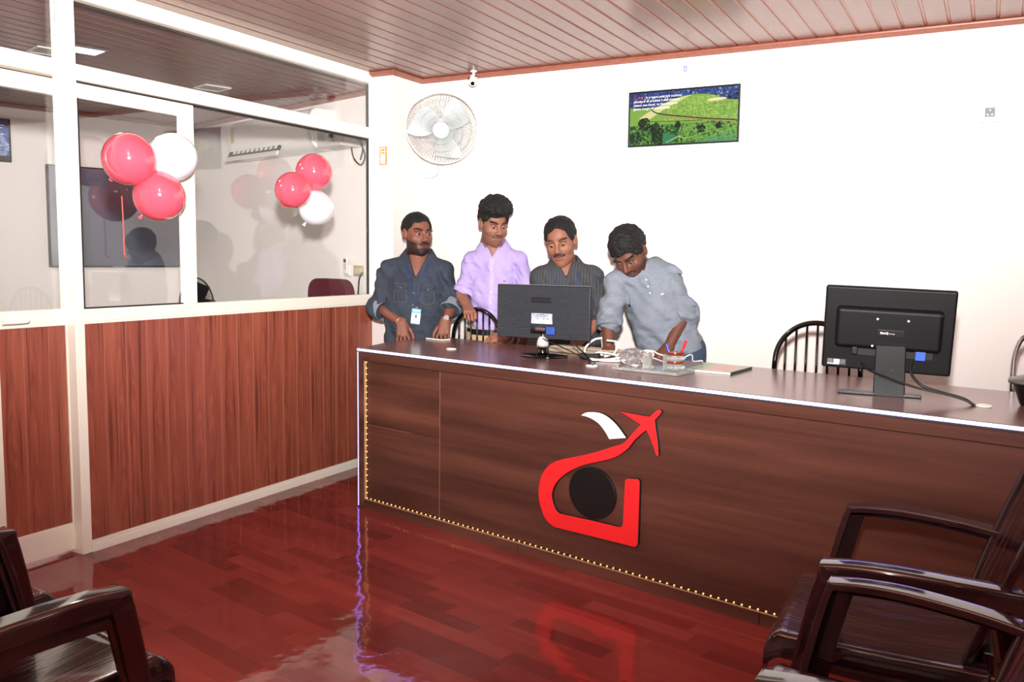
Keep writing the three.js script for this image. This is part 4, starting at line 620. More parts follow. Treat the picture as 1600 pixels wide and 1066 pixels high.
// Surface nets over f < 0 in the box lo..hi
function sdfMesh(f, lo, hi, h, colorOf) {
  const nx = Math.ceil((hi[0] - lo[0]) / h) + 1, ny = Math.ceil((hi[1] - lo[1]) / h) + 1, nz = Math.ceil((hi[2] - lo[2]) / h) + 1, B = 4, far = h * B * 1.35 + 0.012;
  const D = new Float32Array(nx * ny * nz), I = (i, j, k) => (k * ny + j) * nx + i;
  for (let k = 0; k < nz; k += B) for (let j = 0; j < ny; j += B) for (let i = 0; i < nx; i += B) {
    const c = f(lo[0] + (i + 1.5) * h, lo[1] + (j + 1.5) * h, lo[2] + (k + 1.5) * h), skip = Math.abs(c) > far;
    for (let c2 = k; c2 < Math.min(k + B, nz); c2++) for (let b = j; b < Math.min(j + B, ny); b++) for (let a = i; a < Math.min(i + B, nx); a++) D[I(a, b, c2)] = skip ? c : f(lo[0] + a * h, lo[1] + b * h, lo[2] + c2 * h);
  }
  const id = new Int32Array(nx * ny * nz).fill(-1), pos = [], idx = [];
  for (let k = 0; k < nz - 1; k++) for (let j = 0; j < ny - 1; j++) for (let i = 0; i < nx - 1; i++) {
    const o = I(i, j, k), s = [o, o + 1, o + nx, o + nx + 1, o + nx * ny, o + nx * ny + 1, o + nx * ny + nx, o + nx * ny + nx + 1];
    let m = 0; for (let q = 0; q < 8; q++) if (D[s[q]] < 0) m |= 1 << q;
    if (m === 0 || m === 255) continue;
    let x = 0, y = 0, z = 0, n = 0;
    for (const [p, q] of EDG) { const a = D[s[p]], b = D[s[q]]; if ((a < 0) === (b < 0)) continue; const t = a / (a - b); x += (p & 1) + ((q & 1) - (p & 1)) * t; y += ((p >> 1) & 1) + (((q >> 1) & 1) - ((p >> 1) & 1)) * t; z += (p >> 2) + ((q >> 2) - (p >> 2)) * t; n++; }
    id[o] = pos.length / 3; pos.push(lo[0] + (i + x / n) * h, lo[1] + (j + y / n) * h, lo[2] + (k + z / n) * h);
  }
  const quad = (a, b, c, d, flip) => { if (a < 0 || b < 0 || c < 0 || d < 0) return; flip ? idx.push(a, c, b, a, d, c) : idx.push(a, b, c, a, c, d); };
  for (let k = 1; k < nz - 1; k++) for (let j = 1; j < ny - 1; j++) for (let i = 1; i < nx - 1; i++) {
    const o = I(i, j, k), s = D[o] < 0;
    if (s !== D[o + 1] < 0) quad(id[o], id[o - nx * ny], id[o - nx * ny - nx], id[o - nx], s === false ? false : true);
    if (s !== D[o + nx] < 0) quad(id[o], id[o - 1], id[o - 1 - nx * ny], id[o - nx * ny], s === false ? false : true);
    if (s !== D[o + nx * ny] < 0) quad(id[o], id[o - nx], id[o - nx - 1], id[o - 1], s === false ? false : true);
  }
  const n = pos.length / 3, nor = new Float32Array(n * 3), col = colorOf ? new Float32Array(n * 3) : null, e = h * 0.5;
  for (let i = 0; i < n; i++) {
    const x = pos[3 * i], y = pos[3 * i + 1], z = pos[3 * i + 2]; let a = f(x + e, y, z) - f(x - e, y, z), b = f(x, y + e, z) - f(x, y - e, z), c = f(x, y, z + e) - f(x, y, z - e); const l = Math.hypot(a, b, c) || 1;
    nor[3 * i] = a / l; nor[3 * i + 1] = b / l; nor[3 * i + 2] = c / l;
    if (col) { const q = colorOf(x, y, z); col[3 * i] = q[0]; col[3 * i + 1] = q[1]; col[3 * i + 2] = q[2]; }
  }
  // wind every triangle to face along its normals
  for (let t = 0; t < idx.length; t += 3) { const [a, b, c] = [idx[t] * 3, idx[t + 1] * 3, idx[t + 2] * 3], ux = pos[b] - pos[a], uy = pos[b + 1] - pos[a + 1], uz = pos[b + 2] - pos[a + 2], vx = pos[c] - pos[a], vy = pos[c + 1] - pos[a + 1], vz = pos[c + 2] - pos[a + 2]; if ((uy * vz - uz * vy) * nor[a] + (uz * vx - ux * vz) * nor[a + 1] + (ux * vy - uy * vx) * nor[a + 2] < 0) { const q = idx[t + 1]; idx[t + 1] = idx[t + 2]; idx[t + 2] = q; } }
  const g = new THREE.BufferGeometry(); g.setAttribute('position', new THREE.Float32BufferAttribute(pos, 3)); g.setAttribute('normal', new THREE.BufferAttribute(nor, 3)); if (col) g.setAttribute('color', new THREE.BufferAttribute(col, 3)); g.setIndex(idx); return g;
}
const EDG = [[0, 1], [2, 3], [4, 5], [6, 7], [0, 2], [1, 3], [4, 6], [5, 7], [0, 4], [1, 5], [2, 6], [3, 7]];
const lin = (hex) => { const c = new THREE.Color(hex); return [c.r, c.g, c.b]; };
// moves a geometry (positions and normals) by a matrix and returns it
const moved = (g, m) => g.applyMatrix4(m);
const basis = (pos, x, y, z) => new THREE.Matrix4().makeBasis(x, y, z).setPosition(pos);
const frameYZ = (pos, ydir, zhint) => { const y = ydir.clone().normalize(), x = y.clone().cross(zhint).normalize(), z = x.clone().cross(y); return basis(pos, x, y, z); };

function headShape(o) {
  const cr = ell(0, 0.032, -0.018, 0.0755, 0.088, 0.098), fa = ell(0, -0.03, 0.018, 0.0635 * o.wide, 0.088, 0.074), jaw = ell(0, -0.082, 0.03, 0.05 * o.wide, 0.038, 0.05), chin = ell(0, -0.107, 0.062, 0.022, 0.016, 0.018);
  const br = [ell(-0.03, 0.025, 0.077, 0.03, 0.0105, 0.0155), ell(0.03, 0.025, 0.077, 0.03, 0.0105, 0.0155)], so = [ell(-0.032, 0.003, 0.098, 0.022, 0.0145, 0.0245), ell(0.032, 0.003, 0.098, 0.022, 0.0145, 0.0245)];
  const chk = [ell(-0.043 * o.wide, -0.024, 0.056, 0.024, 0.022, 0.022), ell(0.043 * o.wide, -0.024, 0.056, 0.024, 0.022, 0.022)];
  const ns = cap(0, 0.014, 0.084, 0, -0.027, 0.107, 0.0085, 0.0125), wg = [ell(-0.0125, -0.032, 0.094, 0.0085, 0.0085, 0.011), ell(0.0125, -0.032, 0.094, 0.0085, 0.0085, 0.011)];
  const ul = ell(0, -0.058, 0.0865, 0.024, 0.0065, 0.011), ll = ell(0, -0.0695, 0.0845, 0.021, 0.0075, 0.011), mo = ell(0, -0.0635, 0.098, 0.024, 0.0016, 0.012);
  const ey = [ell(-0.032, 0.003, 0.0712, 0.0138, 0.0132, 0.0136), ell(0.032, 0.003, 0.0712, 0.0138, 0.0132, 0.0136)], lid = o.lid;
  const ear = [-1, 1].map((s) => { const a = ell(s * 0.078, 0.0, -0.014, 0.0105, 0.033, 0.019), b = ell(s * 0.09, 0.004, -0.008, 0.009, 0.02, 0.01); return (x, y, z) => smax(a(x - s * 0.25 * (-0.014 - z) * 0.6, y, z), -b(x, y, z), 0.004); });
  const nk = cap(0, -0.075, -0.022, 0, -0.19, -0.045, 0.052, 0.056);
  return (x, y, z) => {
    let d = smin(cr(x, y, z), fa(x, y, z), 0.03); d = smin(d, jaw(x, y, z), 0.03); d = smin(d, chin(x, y, z), 0.02);
    if (z > 0.03) {
      for (let i = 0; i < 2; i++) { d = smin(d, chk[i](x, y, z), 0.02); d = smin(d, br[i](x, y, z), 0.012); }
      for (let i = 0; i < 2; i++) d = smax(d, -so[i](x, y, z), 0.012);
      d = smin(d, ns(x, y, z), 0.012); for (let i = 0; i < 2; i++) d = smin(d, wg[i](x, y, z), 0.008);
      d = smin(d, ul(x, y, z), 0.008); d = smin(d, ll(x, y, z), 0.008); d = smax(d, -mo(x, y, z), 0.004);
      for (let i = 0; i < 2; i++) { const e = ey[i](x, y, z); d = smin(d, Math.max(e, Math.min(lid - y, 1), -1), 0.003) ; d = smin(d, Math.max(e + 0.0006, y + 0.0035), 0.003); }
    }
    for (let i = 0; i < 2; i++) d = smin(d, ear[i](x, y, z), 0.008);
    return smin(d, nk(x, y, z), 0.025);
  };
}
function headColor(o) {
  const S = lin(o.skin), L = lin(o.lip), Dk = lin(0x17110f), St = lin(o.stubble);
  return (x, y, z) => {
    const ax = Math.abs(x), n = noise3(x * 220 + 40, y * 220 + 40, z * 220 + 40), n2 = noise3(x * 50 + 9, y * 50 + 9, z * 50 + 9);
    let c = S.map((v) => v * (0.93 + 0.14 * n2));
    if (z > 0.02) {
      const by = 0.0255 + 0.006 * Math.sin(clamp((ax - 0.012) / 0.045) * 2.3), brow = smooth(0.0062, 0.0035, Math.abs(y - by)) * smooth(0.009, 0.013, ax) * smooth(0.057, 0.05, ax);
      c = mix3(c, Dk, brow * o.brow);
      const lips = smooth(1, 0.75, Math.hypot(x / 0.025, (y + 0.0645) / 0.0125)) * (z > 0.07 ? 1 : 0); c = mix3(c, L, lips * 0.9);
      const lash = smooth(0.0028, 0.001, Math.abs(y - o.lid)) * smooth(0.0145, 0.012, Math.abs(ax - 0.032)) * (z > 0.07 ? 1 : 0); c = mix3(c, Dk, lash * 0.8);
      const ms = smooth(0.0095, 0.006, Math.abs(y + 0.0475 + ax * 0.18)) * smooth(0.038, 0.03, ax) * (z > 0.06 ? 1 : 0); c = mix3(c, Dk, ms * o.moustache * (0.8 + 0.3 * n));
    }
    const jawl = smooth(-0.03, -0.052, y + 0.35 * clamp(z - 0.06, 0, 0.05) - 0.25 * clamp(0.045 - z, 0, 0.06)), inner = z > 0.05 ? smooth(0.03, 0.041, ax + Math.max(0, -0.077 - y) * 1.6) : 1, up = z < -0.02 ? 0 : 1, nb = smooth(-0.128, -0.118, y);
    c = mix3(c, St, clamp(jawl * inner * up * nb * o.beard * (0.75 + 0.5 * n)));
    if (o.goatee && z > 0.05) { const g = smooth(0.032, 0.024, ax) * smooth(-0.076, -0.081, y); c = mix3(c, Dk, g * o.goatee * (0.7 + 0.5 * n)); }
    return c;
  };
}
// a hand: wrist at 0, fingers along +y, back of the hand +z; s = +1 thumb on +x
function handGeo(s, pose, skin) {
  const fs = [], kx = [0.03, 0.01, -0.011, -0.03], ky = [0.088, 0.093, 0.088, 0.078], len = [[0.043, 0.026, 0.02], [0.047, 0.03, 0.021], [0.043, 0.028, 0.02], [0.034, 0.021, 0.018]], rad = [0.0088, 0.009, 0.0086, 0.0076];
  const palm = [capV(V(s * 0.012, -0.012, 0), V(s * 0.022, 0.08, 0), 0.021, 0.0145), capV(V(-s * 0.01, -0.012, 0), V(-s * 0.024, 0.072, 0), 0.021, 0.0135), capV(V(0, 0, 0.001), V(0, 0.084, 0.002), 0.021, 0.0145), capV(V(s * 0.02, 0.012, -0.009), V(s * 0.03, 0.045, -0.014), 0.015, 0.013)];
  const pc = (x, y, z) => smin(smin(palm[0](x, y, z), palm[1](x, y, z), 0.012), smin(palm[2](x, y, z), palm[3](x, y, z), 0.012), 0.012);
  const ends = [];
  for (let i = 0; i < 4; i++) {
    let p = V(s * kx[i], ky[i] - 0.006, 0), a = 0; const sp = (pose.spread ?? 0.1) * [1, 0.25, -0.45, -1.2][i] * s, ch = [];
    for (let j = 0; j < 3; j++) { a += pose.curl[i][j]; const d = V(Math.sin(sp) * Math.cos(a), Math.cos(sp) * Math.cos(a), -Math.sin(a)), q = p.clone().addScaledVector(d, len[i][j]); ch.push(capV(p, q, rad[i] * (1 - 0.06 * j), rad[i] * (1 - 0.06 * (j + 1)) * (j === 2 ? 0.9 : 1))); p = q; }
    ends.push(p); fs.push((x, y, z) => smin(smin(ch[0](x, y, z), ch[1](x, y, z), 0.004), ch[2](x, y, z), 0.004));
  }
  const t = pose.thumb ?? [[0.045, 0.045, -0.022], [0.058, 0.076, -0.026], [0.06, 0.1, -0.03]], T = [V(s * 0.022, 0.016, -0.008), ...t.map(([x, y, z]) => V(s * x, y, z))];
  const th = [capV(T[0], T[1], 0.0145, 0.011), capV(T[1], T[2], 0.0108, 0.0096), capV(T[2], T[3], 0.0096, 0.0078)]; fs.push((x, y, z) => smin(smin(th[0](x, y, z), th[1](x, y, z), 0.005), th[2](x, y, z), 0.004));
  const f = (x, y, z) => { let d = pc(x, y, z); for (const q of fs) d = Math.min(d, smin(d, q(x, y, z), 0.006)); return d; };
  const S = lin(skin), P = S.map((v, i) => v * [1.2, 1.12, 1.12][i]), nail = S.map((v, i) => Math.min(1, v * 1.5 + 0.03));
  const g = sdfMesh(f, [-0.085, -0.035, -0.13], [0.085, 0.205, 0.045], 0.0031, (x, y, z) => { let c = z < -0.008 ? P : S; for (const e of ends) if (Math.hypot(x - e.x, y - e.y, z - e.z) < 0.0095 && z > e.z + 0.003) c = nail; return c; });
  return { g, ends };
}
function strip(points, normals, width, thick) {     // a flat ribbon along points, lying on a surface
  const pos = [], idx = [], n = points.length;
  for (let i = 0; i < n; i++) { const d = points[Math.min(n - 1, i + 1)].clone().sub(points[Math.max(0, i - 1)]).normalize(), w = d.clone().cross(normals[i]).normalize().multiplyScalar(width / 2), t = normals[i].clone().multiplyScalar(thick); for (const q of [points[i].clone().sub(w), points[i].clone().add(w), points[i].clone().add(w).add(t), points[i].clone().sub(w).add(t)]) pos.push(q.x, q.y, q.z); }
  for (let i = 0; i < n - 1; i++) for (let k = 0; k < 4; k++) { const a = i * 4 + k, b = i * 4 + (k + 1) % 4; idx.push(a, b, b + 4, a, b + 4, a + 4); }
  const g = new THREE.BufferGeometry(); g.setAttribute('position', new THREE.Float32BufferAttribute(pos, 3)); g.setIndex(idx); const q = g.toNonIndexed(); q.computeVertexNormals(); return q;
}
const eyeMat = phys({ vertexColors: true, roughness: 0.12 }), hairMat = phys({ color: 0x050404, roughness: 0.8 });
const skinMat = phys({ vertexColors: true, roughness: 0.58 });

function makePerson(o) {
  const root = thing('person', o.label, 'person', [o.feet[0], 0, o.feet[1]], 0), B = V(o.feet[0], 0, o.feet[1]), L = (a) => V(...a).sub(B);
  const pel = L(o.pelvis), neck = L(o.neck), shR = L(o.shR), shL = L(o.shL), elR = L(o.elR), elL = L(o.elL), wrR = L(o.wrR), wrL = L(o.wrL), k = o.build;
  const up = neck.clone().sub(pel).normalize(), left = shL.clone().sub(shR); left.addScaledVector(up, -left.dot(up)).normalize(); const front = left.clone().cross(up);
  const hipUp = V(0, 1, 0), TF = new THREE.Matrix4().makeBasis(left, up, front), TFi = TF.clone().invert(), e = TFi.elements, len = neck.distanceTo(pel);
  const toT = (x, y, z) => { x -= pel.x; y -= pel.y; z -= pel.z; return [e[0] * x + e[4] * y + e[8] * z, e[1] * x + e[5] * y + e[9] * z, e[2] * x + e[6] * y + e[10] * z]; };
  const fromT = (x, y, z) => V(x, y, z).applyMatrix4(TF).add(pel);
  const ch = ell(0, len * 0.68, 0.0, 0.158 * k, 0.19, 0.108 * k), be = ell(0, len * 0.34, 0.012 * k, 0.142 * k * o.belly, 0.2, 0.108 * k * o.belly), pv = ell(0, 0.0, 0.0, 0.16 * k, 0.15, 0.112 * k);
  const shTR = toT(shR.x, shR.y, shR.z), shTL = toT(shL.x, shL.y, shL.z);
  const tr = [cap(0, len - 0.04, -0.02, shTR[0], shTR[1] + 0.008, shTR[2], 0.056, 0.05 * k), cap(0, len - 0.04, -0.02, shTL[0], shTL[1] + 0.008, shTL[2], 0.056, 0.05 * k)];
  const torso = (p, off) => { const [x, y, z] = p; let d = smin(ch(x, y, z), be(x, y, z), 0.08); d = smin(d, pv(x, y, z), 0.06); d = smin(d, tr[0](x, y, z), 0.05); d = smin(d, tr[1](x, y, z), 0.05); return d - off; };
  const kneeR = V(pel.x * 0.6, 0.48, pel.z * 0.6).addScaledVector(left, -0.1).addScaledVector(front, 0.03), kneeL = V(pel.x * 0.6, 0.48, pel.z * 0.6).addScaledVector(left, 0.1).addScaledVector(front, 0.03);
  const hl = V(left.x, 0, left.z).normalize(), hf = V(-hl.z, 0, hl.x).multiplyScalar(-1); if (hf.dot(front) < 0) hf.multiplyScalar(-1);
  const anR = hl.clone().multiplyScalar(-0.11).setY(0.09), anL = hl.clone().multiplyScalar(0.11).setY(0.09);
  const hipR = pel.clone().addScaledVector(left, -0.085), hipL = pel.clone().addScaledVector(left, 0.085);
  const legs = (r0, r1, r2) => [capV(hipR, kneeR, r0, r1), capV(kneeR, anR, r1, r2), capV(hipL, kneeL, r0, r1), capV(kneeL, anL, r1, r2)];
  const lg = legs(0.075, 0.052, 0.036), arm = [capV(shR, elR, 0.046, 0.04), capV(elR, wrR, 0.04, 0.0265), capV(shL, elL, 0.046, 0.04), capV(elL, wrL, 0.04, 0.0265)], nk = capV(neck.clone().addScaledVector(up, -0.06), L(o.head.c).add(V(0, -0.055, 0)).addScaledVector(front, -0.03), 0.062 * o.neckW, 0.05 * o.neckW);
  const skin = (x, y, z) => { let d = torso(toT(x, y, z), -0.016); for (const q of lg) d = smin(d, q(x, y, z), 0.03); for (const q of arm) d = smin(d, q(x, y, z), 0.02); return smin(d, nk(x, y, z), 0.035); };
  // head
  const hs = o.head, HM = new THREE.Matrix4().makeRotationFromEuler(new THREE.Euler(hs.pitch, hs.yaw, hs.roll, 'YXZ')).scale(V(hs.s, hs.s, hs.s)).setPosition(L(hs.c));
  const hf0 = headShape(o.face), head = sdfMesh(hf0, [-0.1, -0.15, -0.13], [0.1, 0.14, 0.13], 0.0034, headColor({ ...o.face, skin: o.skin }));
  const S = lin(o.skin), all = [head.toNonIndexed ? moved(head, HM) : head];
  const lo = [-0.6, 0.02, -0.6], hi = [0.6, neck.y + 0.14, 0.6], bb = new THREE.Box3(); for (const p of [pel, neck, shR, shL, elR, elL, wrR, wrL, anR, anL]) bb.expandByPoint(p); bb.expandByScalar(0.2);
  const body = sdfMesh(skin, [bb.min.x, 0.03, bb.min.z], [bb.max.x, neck.y + 0.13, bb.max.z], 0.0105, (x, y, z) => S.map((v) => v * (0.94 + 0.12 * noise3(x * 30 + 60, y * 30 + 60, z * 30 + 60))));
  all.push(body);
  for (const [side, w, el, h] of [[-1, wrR, elR, o.handR], [1, wrL, elL, o.handL]]) { const { g } = handGeo(side, h, o.skin); all.push(moved(g, frameYZ(w, V(...h.dir), V(...h.back)))); }
  for (const g of all) g.deleteAttribute('uv');
  add('body', mergeGeometries(all), skinMat, root);
  // eyes
  for (const s of [-1, 1]) {
    const g = new THREE.SphereGeometry(0.0122, 24, 18), p = g.attributes.position, c = [], gz = V(o.gaze[0] * s * 0 + o.gaze[0], o.gaze[1], 1).normalize();
    for (let i = 0; i < p.count; i++) { const d = V(p.getX(i), p.getY(i), p.getZ(i)).normalize().dot(gz); c.push(...(d > 0.9 ? lin(0x0a0706) : d > 0.8 ? lin(0x2a1710) : lin(0x8e857e))); }
    g.setAttribute('color', new THREE.Float32BufferAttribute(c, 3)); add('eye', moved(g.translate(s * 0.032, 0.003, 0.0722), HM), eyeMat, root);
  }
  // hair
  const hr = o.hair, cr = ell(0, 0.034, -0.02, 0.0775, 0.0895, 0.0995), hairF = (x, y, z) => {
    let d = cr(x, y - (y > 0.03 ? (y - 0.03) * hr.lift : 0), z);
    const n = noise3(x * hr.f + 50, y * hr.f + 50, z * hr.f + 50) - 0.5, n2 = noise3(x * 190 + 20, y * 190 + 20, z * 190 + 20) - 0.5;
    d -= hr.t * smooth(-0.06, 0.05, y) + (hr.top ?? 0) * smooth(0.05, 0.11, y) * smooth(-0.12, 0.03, z) + hr.rough * n + 0.006 * n2;
    const line = hr.line + 0.006 * Math.sin(x * 60) + (hr.peak ?? 0) * Math.abs(x);                       // front hairline
    const keep = z > 0.02 ? y - line + smooth(0.045, 0.075, Math.abs(x)) * (y > -0.02 ? 0.045 : 0.03) : y - mixn(line - 0.06, -0.045, smooth(0.02, -0.05, z));
    const side = Math.abs(x) > 0.05 && z > 0.0 && z < 0.05 ? (y - (-0.015)) : -1;
    const face = -keep * 0.8;
    const earHole = Math.hypot((y + 0.002) / 1.3, z + 0.014) - 0.026;
    d = smax(d, face, 0.006); if (Math.abs(x) > 0.06) d = smax(d, -earHole * (y < 0.02 ? 1 : 0.4), 0.006);
    return d;
  };
  add('hair', moved(sdfMesh(hairF, [-0.13, -0.09, -0.15], [0.13, 0.21, 0.16], 0.0042), HM), hairMat, root);
  // shirt
  const c = o.shirt, cuffR = elR.clone().lerp(wrR, c.cuff[0]), cuffL = elL.clone().lerp(wrL, c.cuff[1]), dR = wrR.clone().sub(elR).normalize(), dL = wrL.clone().sub(elL).normalize();
  const shortR = c.cuff[0] < 0, shortL = c.cuff[1] < 0;
  const endR = shortR ? elR.clone().lerp(shR, -c.cuff[0]) : cuffR, endL = shortL ? elL.clone().lerp(shL, -c.cuff[1]) : cuffL, dirR = shortR ? elR.clone().sub(shR).normalize() : dR, dirL = shortL ? elL.clone().sub(shL).normalize() : dL;
  const sl = [capV(shR, elR, 0.058 * k, c.r), capV(shL, elL, 0.058 * k, c.r)], fo = [capV(elR, wrR, c.r, c.r * 0.84), capV(elL, wrL, c.r, c.r * 0.84)];
  const cut = (x, y, z, p, d) => (x - p.x) * d.x + (y - p.y) * d.y + (z - p.z) * d.z;
  const shirt = (x, y, z) => {
    const t = toT(x, y, z); let d = torso(t, c.loose);
    let a = shortR ? Math.max(sl[0](x, y, z), cut(x, y, z, endR, dirR)) : smin(sl[0](x, y, z), Math.max(fo[0](x, y, z), cut(x, y, z, endR, dirR)), 0.02);
    let b = shortL ? Math.max(sl[1](x, y, z), cut(x, y, z, endL, dirL)) : smin(sl[1](x, y, z), Math.max(fo[1](x, y, z), cut(x, y, z, endL, dirL)), 0.02);
    d = smin(d, a, 0.03); d = smin(d, b, 0.03);
    const q = t[0] * 0.8 + t[1] * 0.5, w = noise3(q * 30 + 70, (t[1] - t[0] * 0.6) * 9 + 70, t[2] * 14 + 70) - 0.5, w2 = noise3(t[0] * 26 + 33, t[1] * 44 + 33, t[2] * 26 + 33) - 0.5, sw = Math.min(a, b) < d + 0.02 ? 1.5 : 1;
    const dr = Math.sin((t[1] * 26 + Math.abs(t[0]) * 34 + 5 * noise3(t[0] * 7 + 11, t[1] * 7 + 11, t[2] * 7 + 11))) * smooth(0.35, 0.7, noise3(t[0] * 6 + 91, t[1] * 5 + 91, t[2] * 6 + 91));
    const ease = smooth(0.02, -0.09, t[1] - len); d += c.fold * (0.35 + 0.65 * ease) * (w * 0.024 * sw + w2 * 0.009 * sw + dr * 0.0032);
    d = Math.min(d, smin(smin(torso(t, -0.009), Math.max(arm[0](x, y, z) - 0.007, cut(x, y, z, endR, dirR) * (shortR ? 1 : 0) - (shortR ? 0 : 1)), 0.025), Math.max(arm[2](x, y, z) - 0.007, cut(x, y, z, endL, dirL) * (shortL ? 1 : 0) - (shortL ? 0 : 1)), 0.025));
    d = Math.max(d, c.hem - t[1]);
    const hole = smax(len - 0.025 - t[1], Math.hypot(t[0], t[2] + 0.012) - 0.064 * o.neckW, 0.006);       // opening for the neck
    d = smax(d, -hole, 0.006);
    if (c.v > 0 && t[2] > 0) { const yv = t[1] - (len - c.v), wdt = Math.min(0.055, yv * c.vw); d = Math.max(d, wdt - Math.abs(t[0] - (c.vx ?? 0))); }
    return d;
  };
  const sb = new THREE.Box3(); for (const p of [pel, neck, shR, shL, elR, elL, cuffR, cuffL]) sb.expandByPoint(p); sb.expandByScalar(0.17);
  const sg = sdfMesh(shirt, [sb.min.x, Math.max(0.5, pel.y + c.hem - 0.03), sb.min.z], [sb.max.x, neck.y + 0.07, sb.max.z], 0.0075);
  { const p = sg.attributes.position, uv = new Float32Array(p.count * 2); for (let i = 0; i < p.count; i++) { const t = toT(p.getX(i), p.getY(i), p.getZ(i)); uv[2 * i] = t[0] + 0.35 * t[2]; uv[2 * i + 1] = t[1]; } sg.setAttribute('uv', new THREE.BufferAttribute(uv, 2)); }
  const shirtMesh = add('shirt', sg, c.mat, root);
  const probe = (x, y, off = 0.002) => { let z = 0.26; for (let i = 0; i < 90; i++) { const p = fromT(x, y, z), d = shirt(p.x, p.y, p.z); if (d < 0.0008) break; z -= Math.max(0.0008, d * 0.7); if (z < -0.1) break; } return fromT(x, y, z + off); };
  const patch = (name, x0, x1, y0, y1, off, mat, nu = 8, nv = 10, tip = 0) => { const pos = [], idx = []; for (let j = 0; j <= nv; j++) for (let i = 0; i <= nu; i++) { const x = mixn(x0, x1, i / nu), y = mixn(y0 - tip * (1 - Math.abs(2 * i / nu - 1)), y1, j / nv), edge = i === 0 || j === 0 || i === nu || j === nv, p = probe(x, y, edge ? -0.001 : off); pos.push(p.x, p.y, p.z); } for (let j = 0; j < nv; j++) for (let i = 0; i < nu; i++) { const a = j * (nu + 1) + i; idx.push(a, a + 1, a + nu + 2, a, a + nu + 2, a + nu + 1); } const g = new THREE.BufferGeometry(); g.setAttribute('position', new THREE.Float32BufferAttribute(pos, 3)); g.setIndex(idx); g.computeVertexNormals(); const uv = new Float32Array(pos.length / 3 * 2); for (let i = 0; i < uv.length / 2; i++) { uv[2 * i] = pos[3 * i] * 1; uv[2 * i + 1] = pos[3 * i + 1]; } g.setAttribute('uv', new THREE.BufferAttribute(uv, 2)); return add(name, g, mat, root); };
  const cuffRing = (p, d, r, h, mat, name = 'cuff') => { const g = lathe([[r - 0.004, 0], [r, 0.001], [r + 0.001, h * 0.5], [r, h], [r - 0.005, h + 0.0005], [r - 0.006, h * 0.5], [r - 0.004, 0]], 28); moved(g, frameYZ(p.clone().addScaledVector(d, -h * 0.75), d, Math.abs(d.y) > 0.9 ? V(0, 0, 1) : V(0, 1, 0))); return add(name, g, mat, root); };
  const cm = c.cuffMat ?? c.mat;
  cuffRing(endR, dirR, c.r * (shortR ? 1.0 : 0.97) + 0.006, c.cuffH, cm); cuffRing(endL, dirL, c.r * (shortL ? 1.0 : 0.97) + 0.006, c.cuffH, cm);
  if (c.collar) { // stand and fall of a shirt collar
    const pos = [], idx = [], n = 48, A = c.collarOpen ?? 2.55; for (let i = 0; i <= n; i++) { const a = (i / n * 2 - 1) * A, f = Math.abs(a) / A, r0 = 0.062 * o.neckW + 0.004, s = Math.sin(a), q = -Math.cos(a); const drop = -0.038 * f ** 3, rz = r0 * 1.05; const lift = 0.03 * (1 - f ** 3), row = [[r0 * s, len + lift + drop, rz * q - 0.012], [(r0 + 0.004) * s, len + 0.042 + lift + drop * 1.1, (rz + 0.005) * q - 0.008], [(r0 + 0.013) * s, len + 0.043 + lift + drop * 1.1, (rz + 0.015) * q - 0.006], [(r0 + 0.036 + 0.008 * f) * s * (1 + 0.3 * f ** 4), len + 0.012 + lift * 0.6 + drop * 1.2 - 0.04 * f ** 6, (rz + 0.04 + 0.014 * f ** 4) * q - 0.006]]; for (const [x, y, z] of row) { const p = fromT(x, y, z); pos.push(p.x, p.y, p.z); } }
    for (let i = 0; i < n; i++) for (let j = 0; j < 3; j++) { const a = i * 4 + j; idx.push(a, a + 1, a + 5, a, a + 5, a + 4); }
    const g = new THREE.BufferGeometry(); g.setAttribute('position', new THREE.Float32BufferAttribute(pos, 3)); g.setIndex(idx); g.computeVertexNormals(); const uv = new Float32Array(pos.length / 3 * 2).map((_, i) => i % 2 ? pos[Math.floor(i / 2) * 3 + 1] : pos[Math.floor(i / 2) * 3]); g.setAttribute('uv', new THREE.BufferAttribute(uv, 2));
    const m = c.collarMat ?? c.mat.clone(); m.side = THREE.DoubleSide; add('collar', g, m, root);
  } else { const pts = []; for (let i = 0; i < 32; i++) { const a = i / 32 * 6.2832; pts.push(fromT(0.07 * Math.sin(a), len - 0.005 - 0.035 * smooth(-0.2, 1, Math.cos(a)), 0.07 * Math.cos(a) - 0.006)); } add('neckband', tube(pts, 0.0065, 80, 8, true), c.cuffMat ?? c.mat, root); }
  // trousers and shoes
  const tl = legs(0.09, 0.068, 0.06), hem = (x, y, z) => { const t = toT(x, y, z); let d = pv(...t) - 0.008; d = Math.max(d, t[1] - o.waist); for (const q of tl) d = smin(d, Math.max(q(x, y, z), 0.07 - y), 0.03); return d + 0.006 * (noise3(x * 22 + 80, y * 22 + 80, z * 22 + 80) - 0.5); };
  add('trousers', sdfMesh(hem, [bb.min.x, 0.04, bb.min.z], [bb.max.x, pel.y + o.waist + 0.05, bb.max.z], 0.012), o.trousers, root);
  for (const a of [anR, anL]) { const toe = a.clone().addScaledVector(hf, 0.15).setY(0.035), heel = a.clone().addScaledVector(hf, -0.04).setY(0.04), f1 = capV(heel, toe, 0.042, 0.036), f2 = capV(a, heel, 0.04, 0.045); add('shoe', sdfMesh((x, y, z) => Math.max(smin(f1(x, y, z), f2(x, y, z), 0.03), 0.002 - y), [a.x - 0.26, -0.02, a.z - 0.26], [a.x + 0.26, 0.16, a.z + 0.26], 0.009), M.black, root); }
  return { root, probe, patch, fromT, toT, len, front, left, up, cuffRing, wrR, wrL, elR, elL, dR, dL, pel, neck, shirt };
}
const clothTex = (f, w = 256, h = 256, sx = 0.2, sy = 0.2) => colorTex(w, h, f, 1 / sx, 1 / sy);
